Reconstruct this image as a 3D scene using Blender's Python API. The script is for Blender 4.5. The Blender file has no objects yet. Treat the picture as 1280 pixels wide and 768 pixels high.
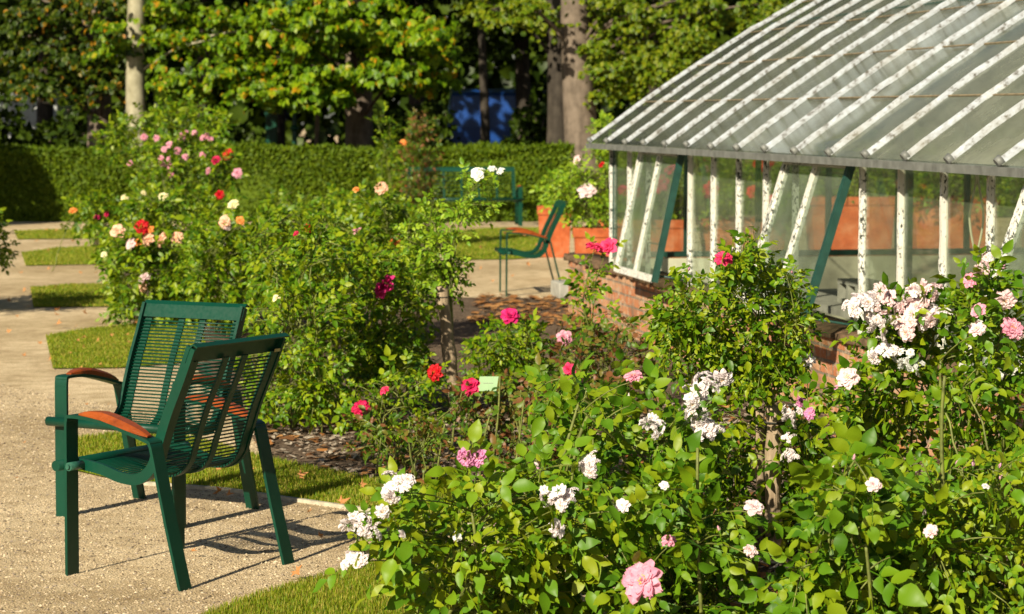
import bpy, math, random
import numpy as np
from mathutils import Vector, Matrix
R = math.radians
rng = np.random.default_rng(7)
random.seed(7)
scene = bpy.context.scene
col = scene.collection

# ------------------------------------------------------------------ camera model
FPX, CX, CY, CAMH = 3000.0, 640.0, 384.0, 1.7
PITCH = math.atan(242.0 / FPX)
cp, sp = math.cos(PITCH), math.sin(PITCH)
def ray(x, y):
    u = (x - CX) / FPX; v = (CY - y) / FPX
    return np.array([u, cp + v * sp, -sp + v * cp])
def at(x, y, Y):
    d = ray(x, y); t = Y / d[1]
    return np.array([d[0] * t, Y, CAMH + d[2] * t])
def gnd(x, y, z=0.0):
    d = ray(x, y); t = (z - CAMH) / d[2]
    return np.array([d[0] * t, d[1] * t, z])
def topx(P):
    r = np.array(P) - np.array([0, 0, CAMH])
    f = r[1] * cp - r[2] * sp; u = r[2] * cp + r[1] * sp
    return (CX + FPX * r[0] / f, CY - FPX * u / f)

cam_d = bpy.data.cameras.new('camera'); cam = bpy.data.objects.new('camera', cam_d); col.objects.link(cam)
cam.location = (0, 0, CAMH); cam.rotation_euler = (R(90) - PITCH, 0, 0)
cam_d.sensor_width = 36; cam_d.lens = FPX / 1280 * 36; cam_d.clip_end = 600
cam_d.dof.use_dof = True; cam_d.dof.focus_distance = 8.3; cam_d.dof.aperture_fstop = 6.8
scene.camera = cam

# ------------------------------------------------------------------ light
SUN_AZ = R(31)          # direction the light travels, from +Y towards +X
SUN_EL = R(29.5)
tv = Vector((math.sin(SUN_AZ) * math.cos(SUN_EL), math.cos(SUN_AZ) * math.cos(SUN_EL), -math.sin(SUN_EL)))
sun_d = bpy.data.lights.new('sun', 'SUN'); sun = bpy.data.objects.new('sun', sun_d); col.objects.link(sun)
sun_d.energy = 5.0; sun_d.angle = R(0.5); sun_d.color = (1.0, 0.90, 0.69)
sun.rotation_euler = tv.to_track_quat('-Z', 'Y').to_euler()
world = bpy.data.worlds.new('World'); scene.world = world; world.use_nodes = True
nt = world.node_tree
sky = nt.nodes.new('ShaderNodeTexSky'); sky.sky_type = 'NISHITA'; sky.sun_disc = False
sky.sun_elevation = SUN_EL
sky.sun_rotation = math.atan2(-tv.x, -tv.y)
sky.air_density = 1.0; sky.dust_density = 1.0
bg = nt.nodes['Background']; bg.inputs['Strength'].default_value = 0.038
nt.links.new(sky.outputs[0], bg.inputs[0])
scene.view_settings.view_transform = 'Standard'; scene.view_settings.look = 'None'
scene.view_settings.exposure = 0.70; scene.view_settings.gamma = 1
scene.view_settings.use_curve_mapping = False
scene.cycles.max_bounces = 10; scene.cycles.transparent_max_bounces = 24
scene.cycles.diffuse_bounces = 3; scene.cycles.glossy_bounces = 3
scene.cycles.use_denoising = True

# ------------------------------------------------------------------ mesh helpers
class MB:
    """collects verts / faces for ONE mesh"""
    def __init__(s): s.v = []; s.f = []; s.n = 0
    def add(s, verts, faces, mat=0, smooth=False):
        verts = np.asarray(verts, dtype=np.float64).reshape(-1, 3)
        faces = np.asarray(faces, dtype=np.int64)
        if len(verts) == 0 or faces.size == 0: return
        s.v.append(verts); s.f.append((faces + s.n, mat, smooth)); s.n += len(verts)
    def build(s, name, mats, parent=None, off=None):
        V = np.concatenate(s.v) if s.v else np.zeros((0, 3))
        if off is not None: V = V - np.asarray(off)[None]
        me = bpy.data.meshes.new(name)
        me.vertices.add(len(V)); me.vertices.foreach_set('co', V.astype(np.float32).ravel())
        loops = np.concatenate([f.ravel() for f, _, _ in s.f])
        tot = np.concatenate([np.full(len(f), f.shape[1]) for f, _, _ in s.f])
        mi = np.concatenate([np.full(len(f), m) for f, m, _ in s.f])
        sm = np.concatenate([np.full(len(f), b) for f, _, b in s.f])
        st = np.concatenate([[0], np.cumsum(tot)[:-1]])
        me.loops.add(len(loops)); me.loops.foreach_set('vertex_index', loops.astype(np.int32))
        me.polygons.add(len(tot)); me.polygons.foreach_set('loop_start', st.astype(np.int32))
        try: me.polygons.foreach_set('loop_total', tot.astype(np.int32))
        except Exception: pass
        me.polygons.foreach_set('material_index', mi.astype(np.int32))
        me.polygons.foreach_set('use_smooth', sm.astype(bool))
        if not isinstance(mats, (list, tuple)): mats = [mats]
        for m in mats: me.materials.append(m)
        me.update(calc_edges=True); me.validate()
        o = bpy.data.objects.new(name, me); col.objects.link(o)
        if parent is not None: o.parent = parent
        return o
    def box(s, lo, hi, mat=0):
        x0, y0, z0 = lo; x1, y1, z1 = hi
        v = [(x0,y0,z0),(x1,y0,z0),(x1,y1,z0),(x0,y1,z0),(x0,y0,z1),(x1,y0,z1),(x1,y1,z1),(x0,y1,z1)]
        f = [(0,3,2,1),(4,5,6,7),(0,1,5,4),(1,2,6,5),(2,3,7,6),(3,0,4,7)]
        s.add(v, f, mat)
    def tube(s, pts, rad, sides=6, mat=0, smooth=True, cap=True):
        P = np.asarray(pts, float); n = len(P)
        rad = np.broadcast_to(np.asarray(rad, float), (n,))
        T = np.gradient(P, axis=0); T /= np.linalg.norm(T, axis=1)[:, None] + 1e-12
        ref = np.array([0.31, 0.17, 0.93]) if abs(T[0] @ np.array([0.31, 0.17, 0.93])) < 0.9 else np.array([1.0, 0.1, 0])
        A = np.cross(T, ref); A /= np.linalg.norm(A, axis=1)[:, None] + 1e-12
        B = np.cross(T, A)
        a = np.arange(sides) * 2 * math.pi / sides
        V = P[:, None] + rad[:, None, None] * (A[:, None] * np.cos(a)[None, :, None] + B[:, None] * np.sin(a)[None, :, None])
        i = np.arange(n - 1)[:, None] * sides; j = np.arange(sides)[None]; k = (j + 1) % sides
        F = np.stack([i + j, i + k, i + sides + k, i + sides + j], -1).reshape(-1, 4)
        off = s.n
        s.add(V.reshape(-1, 3), F, mat, smooth)
        if cap:
            s.f.append((np.array([np.arange(sides)[::-1] + off]), mat, False))
            s.f.append((np.array([np.arange(sides) + off + (n - 1) * sides]), mat, False))
    def bar(s, pts, nrm, lat, h, w, mat=0, smooth=False):
        """flat bar swept along pts; cross-section h along the in-plane normal, w along lat (fixed)"""
        P = np.asarray(pts, float); n = len(P); N = np.asarray(nrm, float); L = np.asarray(lat, float)
        if N.ndim == 1: N = np.repeat(N[None], n, 0)
        V = np.stack([P - N * h / 2 - L * w / 2, P + N * h / 2 - L * w / 2, P + N * h / 2 + L * w / 2, P - N * h / 2 + L * w / 2], 1)
        i = np.arange(n - 1)[:, None] * 4; j = np.arange(4)[None]; k = (j + 1) % 4
        F = np.stack([i + j, i + 4 + j, i + 4 + k, i + k], -1).reshape(-1, 4)
        off = s.n
        s.add(V.reshape(-1, 3), F, mat, smooth)
        s.f.append((np.array([[0, 1, 2, 3]]) + off, mat, False)); s.f.append((np.array([[3, 2, 1, 0]]) + off + (n - 1) * 4, mat, False))

def tag(o, label=None, cat=None, group=None, kind=None):
    if label: o['label'] = label
    if cat: o['category'] = cat
    if group: o['group'] = group
    if kind: o['kind'] = kind
    return o
def empty(name, loc=(0, 0, 0), rz=0.0):
    o = bpy.data.objects.new(name, None); col.objects.link(o)
    o.location = tuple(float(c) for c in loc); o.rotation_euler = (0, 0, rz); o.empty_display_size = 0.2
    return o
def copy_tree(o, parent=None):
    c = o.copy(); col.objects.link(c); c.parent = parent
    for ch in list(o.children): copy_tree(ch, c)
    return c
def catmull(P, per=6):
    P = np.asarray(P, float); Q = np.vstack([2 * P[0] - P[1], P, 2 * P[-1] - P[-2]]); out = []
    for i in range(1, len(Q) - 2):
        for t in np.linspace(0, 1, per, endpoint=False):
            a, b, c, d = Q[i - 1], Q[i], Q[i + 1], Q[i + 2]
            out.append(0.5 * (2 * b + (c - a) * t + (2 * a - 5 * b + 4 * c - d) * t * t + (3 * b - a - 3 * c + d) * t ** 3))
    out.append(P[-1]); return np.array(out)
def unit(a):
    a = np.asarray(a, float)
    return a / (np.linalg.norm(a, axis=-1, keepdims=True) + 1e-12)
def in_poly(p, poly):
    x, y = p; c = False; j = len(poly) - 1
    for i in range(len(poly)):
        xi, yi = poly[i]; xj, yj = poly[j]
        if (yi > y) != (yj > y) and x < (xj - xi) * (y - yi) / (yj - yi) + xi: c = not c
        j = i
    return c
def sample_poly(poly, n):
    A = np.array(poly, float); lo, hi = A.min(0), A.max(0); out = []
    while len(out) < n:
        q = lo + (hi - lo) * rng.random(2)
        if in_poly(q, poly): out.append(q)
    return np.array(out)

# ------------------------------------------------------------------ materials
class NT:
    def __init__(s, name):
        s.m = bpy.data.materials.new(name); s.m.use_nodes = True; s.t = s.m.node_tree
        s.t.nodes.clear(); s.out = s.n('ShaderNodeOutputMaterial')
    def n(s, typ, **kw):
        nd = s.t.nodes.new(typ)
        for k, v in kw.items(): setattr(nd, k, v)
        return nd
    def l(s, a, b): s.t.links.new(a, b)
    def pri(s, base=None, rough=0.6, spec=0.5, **kw):
        p = s.n('ShaderNodeBsdfPrincipled')
        if base is not None: p.inputs['Base Color'].default_value = (*base, 1)
        p.inputs['Roughness'].default_value = rough; p.inputs['Specular IOR Level'].default_value = spec
        for k, v in kw.items(): p.inputs[k].default_value = v
        return p
    def ramp(s, fac, stops, interp='LINEAR'):
        r = s.n('ShaderNodeValToRGB'); r.color_ramp.interpolation = interp
        e = r.color_ramp.elements
        while len(e) < len(stops): e.new(0.5)
        for q, (p, c) in zip(e, stops): q.position = p; q.color = (*c, 1)
        if fac is not None: s.l(fac, r.inputs[0])
        return r
    def noise(s, scale, detail=3, rough=0.55, vec=None, dist=0):
        x = s.n('ShaderNodeTexNoise'); x.inputs['Scale'].default_value = scale; x.inputs['Detail'].default_value = detail
        x.inputs['Roughness'].default_value = rough; x.inputs['Distortion'].default_value = dist
        if vec is not None: s.l(vec, x.inputs['Vector'])
        return x
    def obj(s): return s.n('ShaderNodeTexCoord').outputs['Object']
    def mix(s, fac, a, b, blend='MIX'):
        m = s.n('ShaderNodeMix', data_type='RGBA', blend_type=blend)
        for v, i in ((fac, 0), (a, 6), (b, 7)):
            if hasattr(v, 'is_linked'): s.l(v, m.inputs[i])
            elif i == 0: m.inputs[0].default_value = v
            else: m.inputs[i].default_value = (*v, 1)
        return m.outputs[2]
    def bump(s, h, strength=0.5, dist=0.01):
        b = s.n('ShaderNodeBump'); b.inputs['Strength'].default_value = strength; b.inputs['Distance'].default_value = dist
        s.l(h, b.inputs['Height']); return b.outputs[0]
    def done(s, shader): s.l(shader, s.out.inputs['Surface']); return s.m

def leaf_mat(name, cols, rough=0.42, trans=0.24, spec=0.27, nscale=5.0, nk=.4, tail=False):
    """cols: colours picked leaf by leaf (real hue differences: young, old, yellowing)"""
    k = NT(name); g = k.n('ShaderNodeNewGeometry')
    n = len(cols)
    stops = [((i + 0.0) / n, c) for i, c in enumerate(cols)]
    if tail: stops = [(.92 * i / (n - 2), c) for i, c in enumerate(cols[:-1])] + [(.975, cols[-1])]
    nz = k.noise(nscale, 2, vec=k.obj())
    mx = k.n('ShaderNodeMath', operation='MULTIPLY_ADD'); k.l(nz.outputs[0], mx.inputs[0]); mx.inputs[1].default_value = nk; mx.inputs[2].default_value = -nk / 2
    ad = k.n('ShaderNodeMath', operation='ADD', use_clamp=True); k.l(g.outputs['Random Per Island'], ad.inputs[0]); k.l(mx.outputs[0], ad.inputs[1])
    r = k.ramp(ad.outputs[0], stops)
    p = k.pri(rough=rough, spec=spec); k.l(r.outputs[0], p.inputs['Base Color'])
    t = k.n('ShaderNodeBsdfTranslucent')
    tc = k.mix(1.0, r.outputs[0], (1.5, 1.35, 0.5), 'MULTIPLY'); k.l(tc, t.inputs[0])
    m = k.n('ShaderNodeMixShader'); m.inputs[0].default_value = trans
    k.l(p.outputs[0], m.inputs[1]); k.l(t.outputs[0], m.inputs[2])
    return k.done(m.outputs[0])
def plain(name, base, rough=0.6, spec=0.5, var=0.25, scale=20, bump=0.0, **kw):
    k = NT(name); nz = k.noise(scale, 4, vec=k.obj())
    lo = tuple(c * (1 - var) for c in base); hi = tuple(min(1, c * (1 + var)) for c in base)
    r = k.ramp(nz.outputs[0], [(0.3, lo), (0.7, hi)])
    p = k.pri(rough=rough, spec=spec, **kw); k.l(r.outputs[0], p.inputs['Base Color'])
    if bump: k.l(k.bump(nz.outputs[0], bump, 0.01), p.inputs['Normal'])
    return k.done(p.outputs[0])

M = {}
M['leaf_rich'] = leaf_mat('rose leaf rich green', [(.030,.085,.002),(.06,.145,.003),(.10,.20,.004),(.155,.25,.005),(.23,.29,.007)])
M['leaf_big'] = leaf_mat('large rose leaf', [(.045,.125,.004),(.068,.165,.005),(.095,.205,.006),(.13,.235,.006),(.19,.26,.007)], rough=.46)
M['leaf_yellow'] = leaf_mat('yellowing rose leaf', [(.07,.17,.006),(.095,.205,.007),(.13,.24,.008),(.17,.27,.007),(.23,.285,.008)], rough=.46)
M['leaf_red'] = leaf_mat('reddish rose leaf', [(.035,.09,.008),(.06,.13,.009),(.10,.17,.012),(.15,.14,.02),(.17,.07,.025)])
M['leaf_lime'] = leaf_mat('lime rose leaf', [(.09,.19,.008),(.14,.26,.012),(.19,.32,.016),(.26,.37,.018)])
M['leaf_far'] = leaf_mat('far rose leaf', [(.030,.080,.002),(.065,.145,.003),(.115,.205,.004),(.20,.27,.006)])
M['leaf_hedge'] = leaf_mat('hedge leaf', [(.046,.085,.002),(.060,.108,.002),(.078,.13,.003),(.105,.155,.003)], trans=.15, rough=.6, spec=.2)
M['leaf_chestnut'] = leaf_mat('chestnut leaf', [(.035,.090,.003),(.075,.165,.004),(.13,.24,.005),(.185,.30,.006),(.26,.345,.007),(.50,.24,.01)], trans=.35, nscale=.9, nk=.1, tail=True, spec=.25)
M['leaf_autumn'] = leaf_mat('autumn maple leaf', [(.015,.035,.003),(.025,.052,.003),(.04,.075,.004),(.06,.10,.005),(.11,.14,.006),(.42,.19,.01)], trans=.3, nscale=.9, nk=.1, tail=True, spec=.25)
M['leaf_green_tree'] = leaf_mat('green tree leaf', [(.04,.085,.003),(.065,.125,.004),(.095,.165,.005),(.14,.20,.006),(.20,.23,.008)], trans=.3, nscale=.9, nk=.25, spec=.25)
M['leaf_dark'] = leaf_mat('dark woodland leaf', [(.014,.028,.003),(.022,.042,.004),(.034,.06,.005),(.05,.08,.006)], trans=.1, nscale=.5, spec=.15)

def wood_mat(name, a, b, c, scale=(40, 40, 3), rough=.8):
    k = NT(name); mp = k.n('ShaderNodeMapping'); mp.inputs['Scale'].default_value = scale
    k.l(k.obj(), mp.inputs[0]); nz = k.noise(1.0, 6, .65, mp.outputs[0], .4)
    nz2 = k.noise(6, 3, vec=k.obj())
    r = k.ramp(nz.outputs[0], [(.3, a), (.5, b), (.72, c)])
    cc = k.mix(.35, r.outputs[0], k.ramp(nz2.outputs[0], [(.35, a), (.65, c)]).outputs[0])
    p = k.pri(rough=rough, spec=.25); k.l(cc, p.inputs['Base Color'])
    k.l(k.bump(nz.outputs[0], .8, .012), p.inputs['Normal'])
    return k.done(p.outputs[0])
M['stake'] = wood_mat('weathered stake wood', (.14,.10,.065), (.30,.22,.14), (.46,.36,.25))
M['bark'] = wood_mat('tree bark', (.06,.046,.034), (.14,.108,.08), (.23,.18,.14), (9, 9, 2))
M['bark_pale'] = wood_mat('pale tree bark', (.15,.135,.08), (.32,.29,.19), (.44,.41,.29), (7, 7, 4))
M['bark_shaded'] = wood_mat('shaded dark bark', (.02,.016,.012), (.045,.036,.028), (.08,.066,.05), (9, 9, 2))  # darker copy of the bark colour, painting shade onto the wood's trunks
M['cane'] = plain('rose cane', (.13,.15,.03), .55, .4, .5, 30)
M['cane_old'] = plain('old rose cane', (.16,.11,.06), .7, .3, .45, 40)
def paint_green():
    k = NT('dark green paint'); o = k.obj(); nz = k.noise(60, 4, vec=o); n2 = k.noise(4, 3, vec=o)
    r = k.ramp(n2.outputs[0], [(.3, (.001,.034,.019)), (.7, (.0015,.048,.027))])
    p = k.pri(rough=.38, spec=.32); k.l(r.outputs[0], p.inputs['Base Color'])
    rr = k.ramp(nz.outputs[0], [(.3, (.32,)*3), (.75, (.5,)*3)]); k.l(rr.outputs[0], p.inputs['Roughness'])
    k.l(k.bump(nz.outputs[0], .06, .002), p.inputs['Normal'])
    return k.done(p.outputs[0])
M['green'] = paint_green()
M['armwood'] = wood_mat('varnished arm wood', (.15,.030,.008), (.27,.055,.010), (.35,.08,.014), (14, 3, 14), .32)
M['bolt'] = plain('green bolt head', (.02,.09,.06), .4, .5, .3, 80)
M['terracotta'] = None
M['soil'] = plain('planter soil', (.05,.035,.022), .95, .1, .4, 30, .6)
M['concrete'] = plain('grey concrete', (.33,.32,.28), .9, .2, .25, 12, .3)
M['white_block'] = plain('whitewashed masonry', (.76,.72,.58), .85, .2, .15, 8, .2)
M['dark_inside'] = plain('dark hollow', (.05,.05,.045), .9, .1, .2, 8)

def terra():
    k = NT('weathered terracotta'); o = k.obj(); n1 = k.noise(5, 5, .65, o); n2 = k.noise(28, 4, .6, o)
    c = k.ramp(n1.outputs[0], [(.3, (.30, .065, .022)), (.5, (.43, .105, .034)), (.68, (.48, .17, .08)), (.8, (.50, .30, .20))])
    c2 = k.mix(.35, c.outputs[0], k.ramp(n2.outputs[0], [(.35, (.55, .5, .5)), (.6, (1, 1, 1))]).outputs[0], 'MULTIPLY')
    p = k.pri(rough=.85, spec=.2); k.l(c2, p.inputs['Base Color']); k.l(k.bump(n2.outputs[0], .2, .004), p.inputs['Normal']); return k.done(p.outputs[0])
M['terracotta'] = terra()
# ------------------------------------------------------------------ leaves
def leaf_template(hi):
    if hi:
        st = np.array([0, .10, .28, .52, .74, .90, 1.0]); hw = np.array([.02, .15, .265, .27, .18, .075, .0])
    else:
        st = np.array([0, .28, .66, 1.0]); hw = np.array([.03, .26, .23, .0])
    V = []; F = []
    for i, (t, w) in enumerate(zip(st, hw)):
        if i == len(st) - 1: V.append((t, 0))
        else: V += [(t, -w), (t, 0), (t, w)]
    for i in range(len(st) - 2):
        a = i * 3; F += [(a, a + 3, a + 4, a + 1), (a + 1, a + 4, a + 5, a + 2)]
    a = (len(st) - 2) * 3; T = [(a, a + 3, a + 1), (a + 1, a + 3, a + 2)]
    return np.array(V), np.array(F), np.array(T)
LT = {True: leaf_template(True), False: leaf_template(False)}
def add_leaflets(mb, P, D, N, L, hi=True, mat=0, wid=1.0, curl=.22):
    P = np.asarray(P); D = unit(D); m = len(P)
    if m == 0: return
    N = N - (N * D).sum(1, keepdims=True) * D; N = unit(N); B = np.cross(N, D)
    tv_, F, T = LT[hi]; k = len(tv_)
    t = tv_[:, 0][None]; w = tv_[:, 1][None] * wid * (1 + .25 * (rng.random((m, 1)) - .5))
    fold = (.12 + .35 * rng.random((m, 1))); cu = curl * (.2 + 1.4 * rng.random((m, 1))); tw = .5 * (rng.random((m, 1)) - .5)
    h = fold * np.abs(w) - cu * t * t + .04 * np.sin(t * 9 + 6 * rng.random((m, 1))) + tw * w * t
    L = np.asarray(L).reshape(m, 1, 1)
    V = P[:, None] + L * (D[:, None] * t[..., None] + B[:, None] * w[..., None] + N[:, None] * h[..., None])
    off = (np.arange(m) * k)[:, None, None]
    base = mb.n
    mb.add(V.reshape(-1, 3), (F[None] + off).reshape(-1, 4), mat, True)
    mb.f.append(((T[None] + off).reshape(-1, 3) + base, mat, True))
def add_compound(mb, P, D, N, S, hi=True, mat=0, nl=5, wid=1.0):
    """pinnate rose leaves: terminal leaflet and pairs on a thin rachis"""
    D = unit(D); N = N - (N * D).sum(1, keepdims=True) * D; N = unit(N); B = np.cross(N, D)
    m = len(P); S = np.asarray(S).reshape(m, 1)
    pairs = [(.75, .78), (1.45, .95)] if nl == 5 else [(.6, .65), (1.15, .85), (1.7, .95)]
    tl = 1.95 if nl == 5 else 2.2
    sag = lambda t: -np.array([0, 0, 1.0])[None] * S * (t / tl) ** 2 * .35
    add_leaflets(mb, P + D * S * tl + sag(tl), unit(D - [0, 0, .25]) + .10 * rng.normal(size=(m, 3)), N + .14 * rng.normal(size=(m, 3)), S[:, 0] * 1.1 * (.85 + .3 * rng.random(m)), hi, mat, wid)
    for t, s in pairs:
        for sg in (-1, 1):
            keep = rng.random(m) > .06
            d = unit(D * .55 + sg * B * .85 - np.array([0, 0, .12])) + .10 * rng.normal(size=(m, 3))
            add_leaflets(mb, (P + D * S * t + sag(t))[keep], d[keep], (N + .16 * rng.normal(size=(m, 3)))[keep], (S[:, 0] * s * (.82 + .3 * rng.random(m)))[keep], hi, mat, wid)
    w = S * .022
    a = P; b = P + D * S * tl * .5 + sag(tl * .5); c = P + D * S * tl + sag(tl)
    V = np.stack([a - B * w, a + B * w, b + B * w, b - B * w, c + B * w * .6, c - B * w * .6], 1)
    o = (np.arange(m) * 6)[:, None, None]
    mb.add(V.reshape(-1, 3), (np.array([[0, 1, 2, 3], [3, 2, 4, 5]])[None] + o).reshape(-1, 4), mat, False)

# ------------------------------------------------------------------ blooms (unit radius, facing +Z)
def bloom_mesh(name, mats, rings, seed, ruffle=.12, center=None):
    r = np.random.default_rng(seed); mb = MB()
    for (n, rad, tilt, width, mat, z0) in rings:
        a0 = r.random() * 6.28
        for i in range(n):
            a = a0 + i * 6.283 / n + .25 * (r.random() - .5); rr = rad * (.88 + .25 * r.random()); tl = tilt + .18 * (r.random() - .5)
            U = np.array([0, .3, .62, .86, 1.0]); S = np.linspace(-1, 1, 5)
            u, s = np.meshgrid(U, S, indexing='ij')
            half = width * rr * (np.sin(np.clip(u * 1.25 + .18, 0, 1.45)) ** .9)
            half = half * np.sqrt(np.clip(1.02 - u ** 4, 0, 1))
            out = rr * u * math.cos(tl) + rr * .25 * u * u * (math.cos(tl)); up = rr * u * math.sin(tl) - rr * .22 * u ** 3 * math.cos(tl)
            cupn = .30 * half * s * s
            wv = ruffle * rr * np.sin(s * 4 + r.random() * 6) * u * u
            x = out - cupn * .4 * math.sin(tl); y = half * s; z = up + cupn * .9 * math.cos(tl) + wv + z0
            ca, sa = math.cos(a), math.sin(a)
            V = np.stack([x * ca - y * sa, x * sa + y * ca, z], -1).reshape(-1, 3)
            F = [(q * 5 + w, (q + 1) * 5 + w, (q + 1) * 5 + w + 1, q * 5 + w + 1) for q in range(4) for w in range(4)]
            mb.add(V, F, mat, True)
    if center is not None:
        for i in range(26):
            a = r.random() * 6.28; q = .2 * r.random() ** .5
            p = np.array([q * math.cos(a), q * math.sin(a), .12]); t = p * [1.5, 1.5, 1] + [0, 0, .12 + .1 * r.random()]
            mb.tube([p, (p + t) / 2, t], [.012, .012, .035], 4, center)
    # green sepals below
    for i in range(5):
        a = i * 1.2566; d = np.array([math.cos(a), math.sin(a), 0]); e = np.array([-d[1], d[0], 0])
        mb.add([d * .08 - e * .09 - [0, 0, .12], d * .08 + e * .09 - [0, 0, .12], d * .5 + e * .05 - [0, 0, .12], d * .75 - [0, 0, .2], d * .5 - e * .05 - [0, 0, .12]], [(0, 1, 2, 3, 4)], len(mats) - 1)
    mb.tube([[0, 0, -.4], [0, 0, -.22], [0, 0, -.05]], [.07, .13, .16], 7, len(mats) - 1)
    o = mb.build(name, mats); me = o.data; bpy.data.objects.remove(o); return me
def petal(name, a, b, rough=.55):
    k = NT(name); g = k.n('ShaderNodeNewGeometry'); r = k.ramp(g.outputs['Random Per Island'], [(0, a), (1, b)])
    p = k.pri(rough=rough, spec=.25); k.l(r.outputs[0], p.inputs['Base Color'])
    t = k.n('ShaderNodeBsdfTranslucent'); k.l(r.outputs[0], t.inputs[0])
    m = k.n('ShaderNodeMixShader'); m.inputs[0].default_value = .3
    k.l(p.outputs[0], m.inputs[1]); k.l(t.outputs[0], m.inputs[2]); return k.done(m.outputs[0])
PET = dict(
    pink=((.72, .30, .42), (.86, .46, .56)), palepink=((.84, .60, .62), (.90, .77, .76)), peach=((.86, .50, .33), (.90, .62, .46)),
    orange=((.85, .25, .05), (.92, .42, .12)), red=((.60, .010, .020), (.75, .02, .03)), crimson=((.52, .008, .07), (.72, .02, .13)),
    magenta=((.60, .012, .13), (.78, .04, .24)), cream=((.86, .78, .42), (.90, .84, .58)), white=((.84, .84, .80), (.90, .90, .87)),
    mauve=((.66, .22, .46), (.82, .42, .62)), blush=((.86, .76, .77), (.91, .87, .86)), hotpink=((.78, .03, .13), (.86, .08, .22)))
SEP = plain('sepal green', (.07, .15, .02), .55, .3)
STAM = plain('stamens', (.75, .45, .06), .7, .2)
BL = {}
for i, (k_, (a, b)) in enumerate(PET.items()):
    mm = petal('petal ' + k_, a, b)
    full = [(6, 1.0, .10, .62, 0, -.05), (6, .86, .42, .62, 0, 0), (6, .68, .75, .62, 0, .03), (6, .52, .98, .62, 0, .05), (6, .38, 1.15, .66, 0, .07), (5, .26, 1.3, .75, 0, .09), (4, .16, 1.42, .9, 0, .11)]
    loose = [(8, 1.0, .06, .50, 0, -.05), (9, .92, .30, .46, 0, -.02), (9, .78, .55, .46, 0, .0), (9, .6, .78, .48, 0, .03), (8, .42, 1.0, .52, 0, .05), (6, .26, 1.25, .6, 0, .07)]
    BL[k_] = [bloom_mesh('bloom', [mm, SEP], full, 11 + i * 3, .07), bloom_mesh('bloom', [mm, STAM, SEP], loose, 12 + i * 3, .17, 1)]
    if k_ in ('blush', 'white', 'palepink'):
        # cluster: many small ruffled blooms on short stalks, one truss
        for q in range(3):
            r = np.random.default_rng(50 + q); mb = MB(); one = BL[k_][1]
            V = np.array([v.co[:] for v in one.vertices]); FF = [tuple(p.vertices) for p in one.polygons]; MI = [p.material_index for p in one.polygons]
            for j in range(7):
                a = j * 2.4 + .6 * r.random(); el = (j / 7.0) ** .6 * 1.15 + .2 * r.random(); d = np.array([math.sin(el) * math.cos(a), math.sin(el) * math.sin(a), math.cos(el)])
                rot = np.array(Vector((0, 0, 1)).rotation_difference(Vector(d)).to_matrix()); c = d * [.95, .95, .5] * (.65 + .5 * r.random()); d = unit(d + .45 * r.normal(size=3)); rot = np.array(Vector((0, 0, 1)).rotation_difference(Vector(d)).to_matrix())
                s = .38 * (.65 + .6 * r.random()); W = (V * s) @ rot.T + c
                b0 = mb.n; first = True
                for fl in (3, 4, 5, 6, 7):
                    for mi in (0, 1, 2):
                        sel = [f for f, m_ in zip(FF, MI) if len(f) == fl and m_ == mi]
                        if not sel: continue
                        if first: mb.add(W, sel, mi, True); first = False
                        else: mb.f.append((np.array(sel) + b0, mi, True))
                mb.tube([c * .85, c * .3, [0, 0, -.6]], [.03, .03, .035], 4, 2)
            o = mb.build('bloom_cluster', [mm, STAM, SEP]); BL.setdefault(k_ + '_c', []).append(o.data); bpy.data.objects.remove(o)

# rose bud: a furled cone of petals in its sepals
def bud_mesh(mat):
    mb = MB(); n = 9; zz = np.linspace(0, 1, 8); rr = np.array([.16, .30, .36, .36, .31, .23, .13, .03]); V = []
    for z, r_ in zip(zz, rr):
        for j in range(n): a = j * 6.283 / n + z * 1.2; q = r_ * (1 + .12 * math.sin(3 * a)); V.append((q * math.cos(a), q * math.sin(a), z * 1.1))
    mb.add(V, [(i * n + j, i * n + (j + 1) % n, i * n + n + (j + 1) % n, i * n + n + j) for i in range(7) for j in range(n)], 0, True)
    for i in range(5):
        a = i * 1.2566; d = np.array([math.cos(a), math.sin(a), 0]); e = np.array([-d[1], d[0], 0]); z = np.array([0, 0, 1.0])
        mb.add([d * .18 - e * .13 - z * .05, d * .18 + e * .13 - z * .05, d * .41 + e * .11 + z * .4, d * .42 + z * .85, d * .41 - e * .11 + z * .4], [(0, 1, 2, 3, 4)], 1)
    mb.tube([(0, 0, -.9), (0, 0, -.25), (0, 0, -.1), (0, 0, .05)], [.05, .07, .2, .17], 7, 1)
    o = mb.build('bud', [mat, SEP]); me = o.data; bpy.data.objects.remove(o); return me
BUD = [bud_mesh(petal('petal bud ' + k_, *PET[k_])) for k_ in ('pink', 'palepink', 'mauve')]
def add_bloom(parent, P, rad, kind, off, facing=None):
    ms = BL[kind]; me = ms[int(rng.integers(len(ms)))]
    o = bpy.data.objects.new('bloom_cluster' if kind.endswith('_c') else 'bloom', me); col.objects.link(o); o.parent = parent
    f = np.array([-.25, -.75, .55]) if facing is None else np.array(facing)
    f = f + .34 * rng.normal(size=3); f[1] = min(f[1], -.35); f = unit(f)
    q = Vector((0, 0, 1)).rotation_difference(Vector(f)) @ Matrix.Rotation(rng.random() * 6.28, 3, 'Z').to_quaternion()
    o.rotation_mode = 'QUATERNION'; o.rotation_quaternion = q; o.location = tuple(np.asarray(P) - off); s = rad * (.9 + .2 * rng.random()); o.scale = (s, s, s)
    return o

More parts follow.
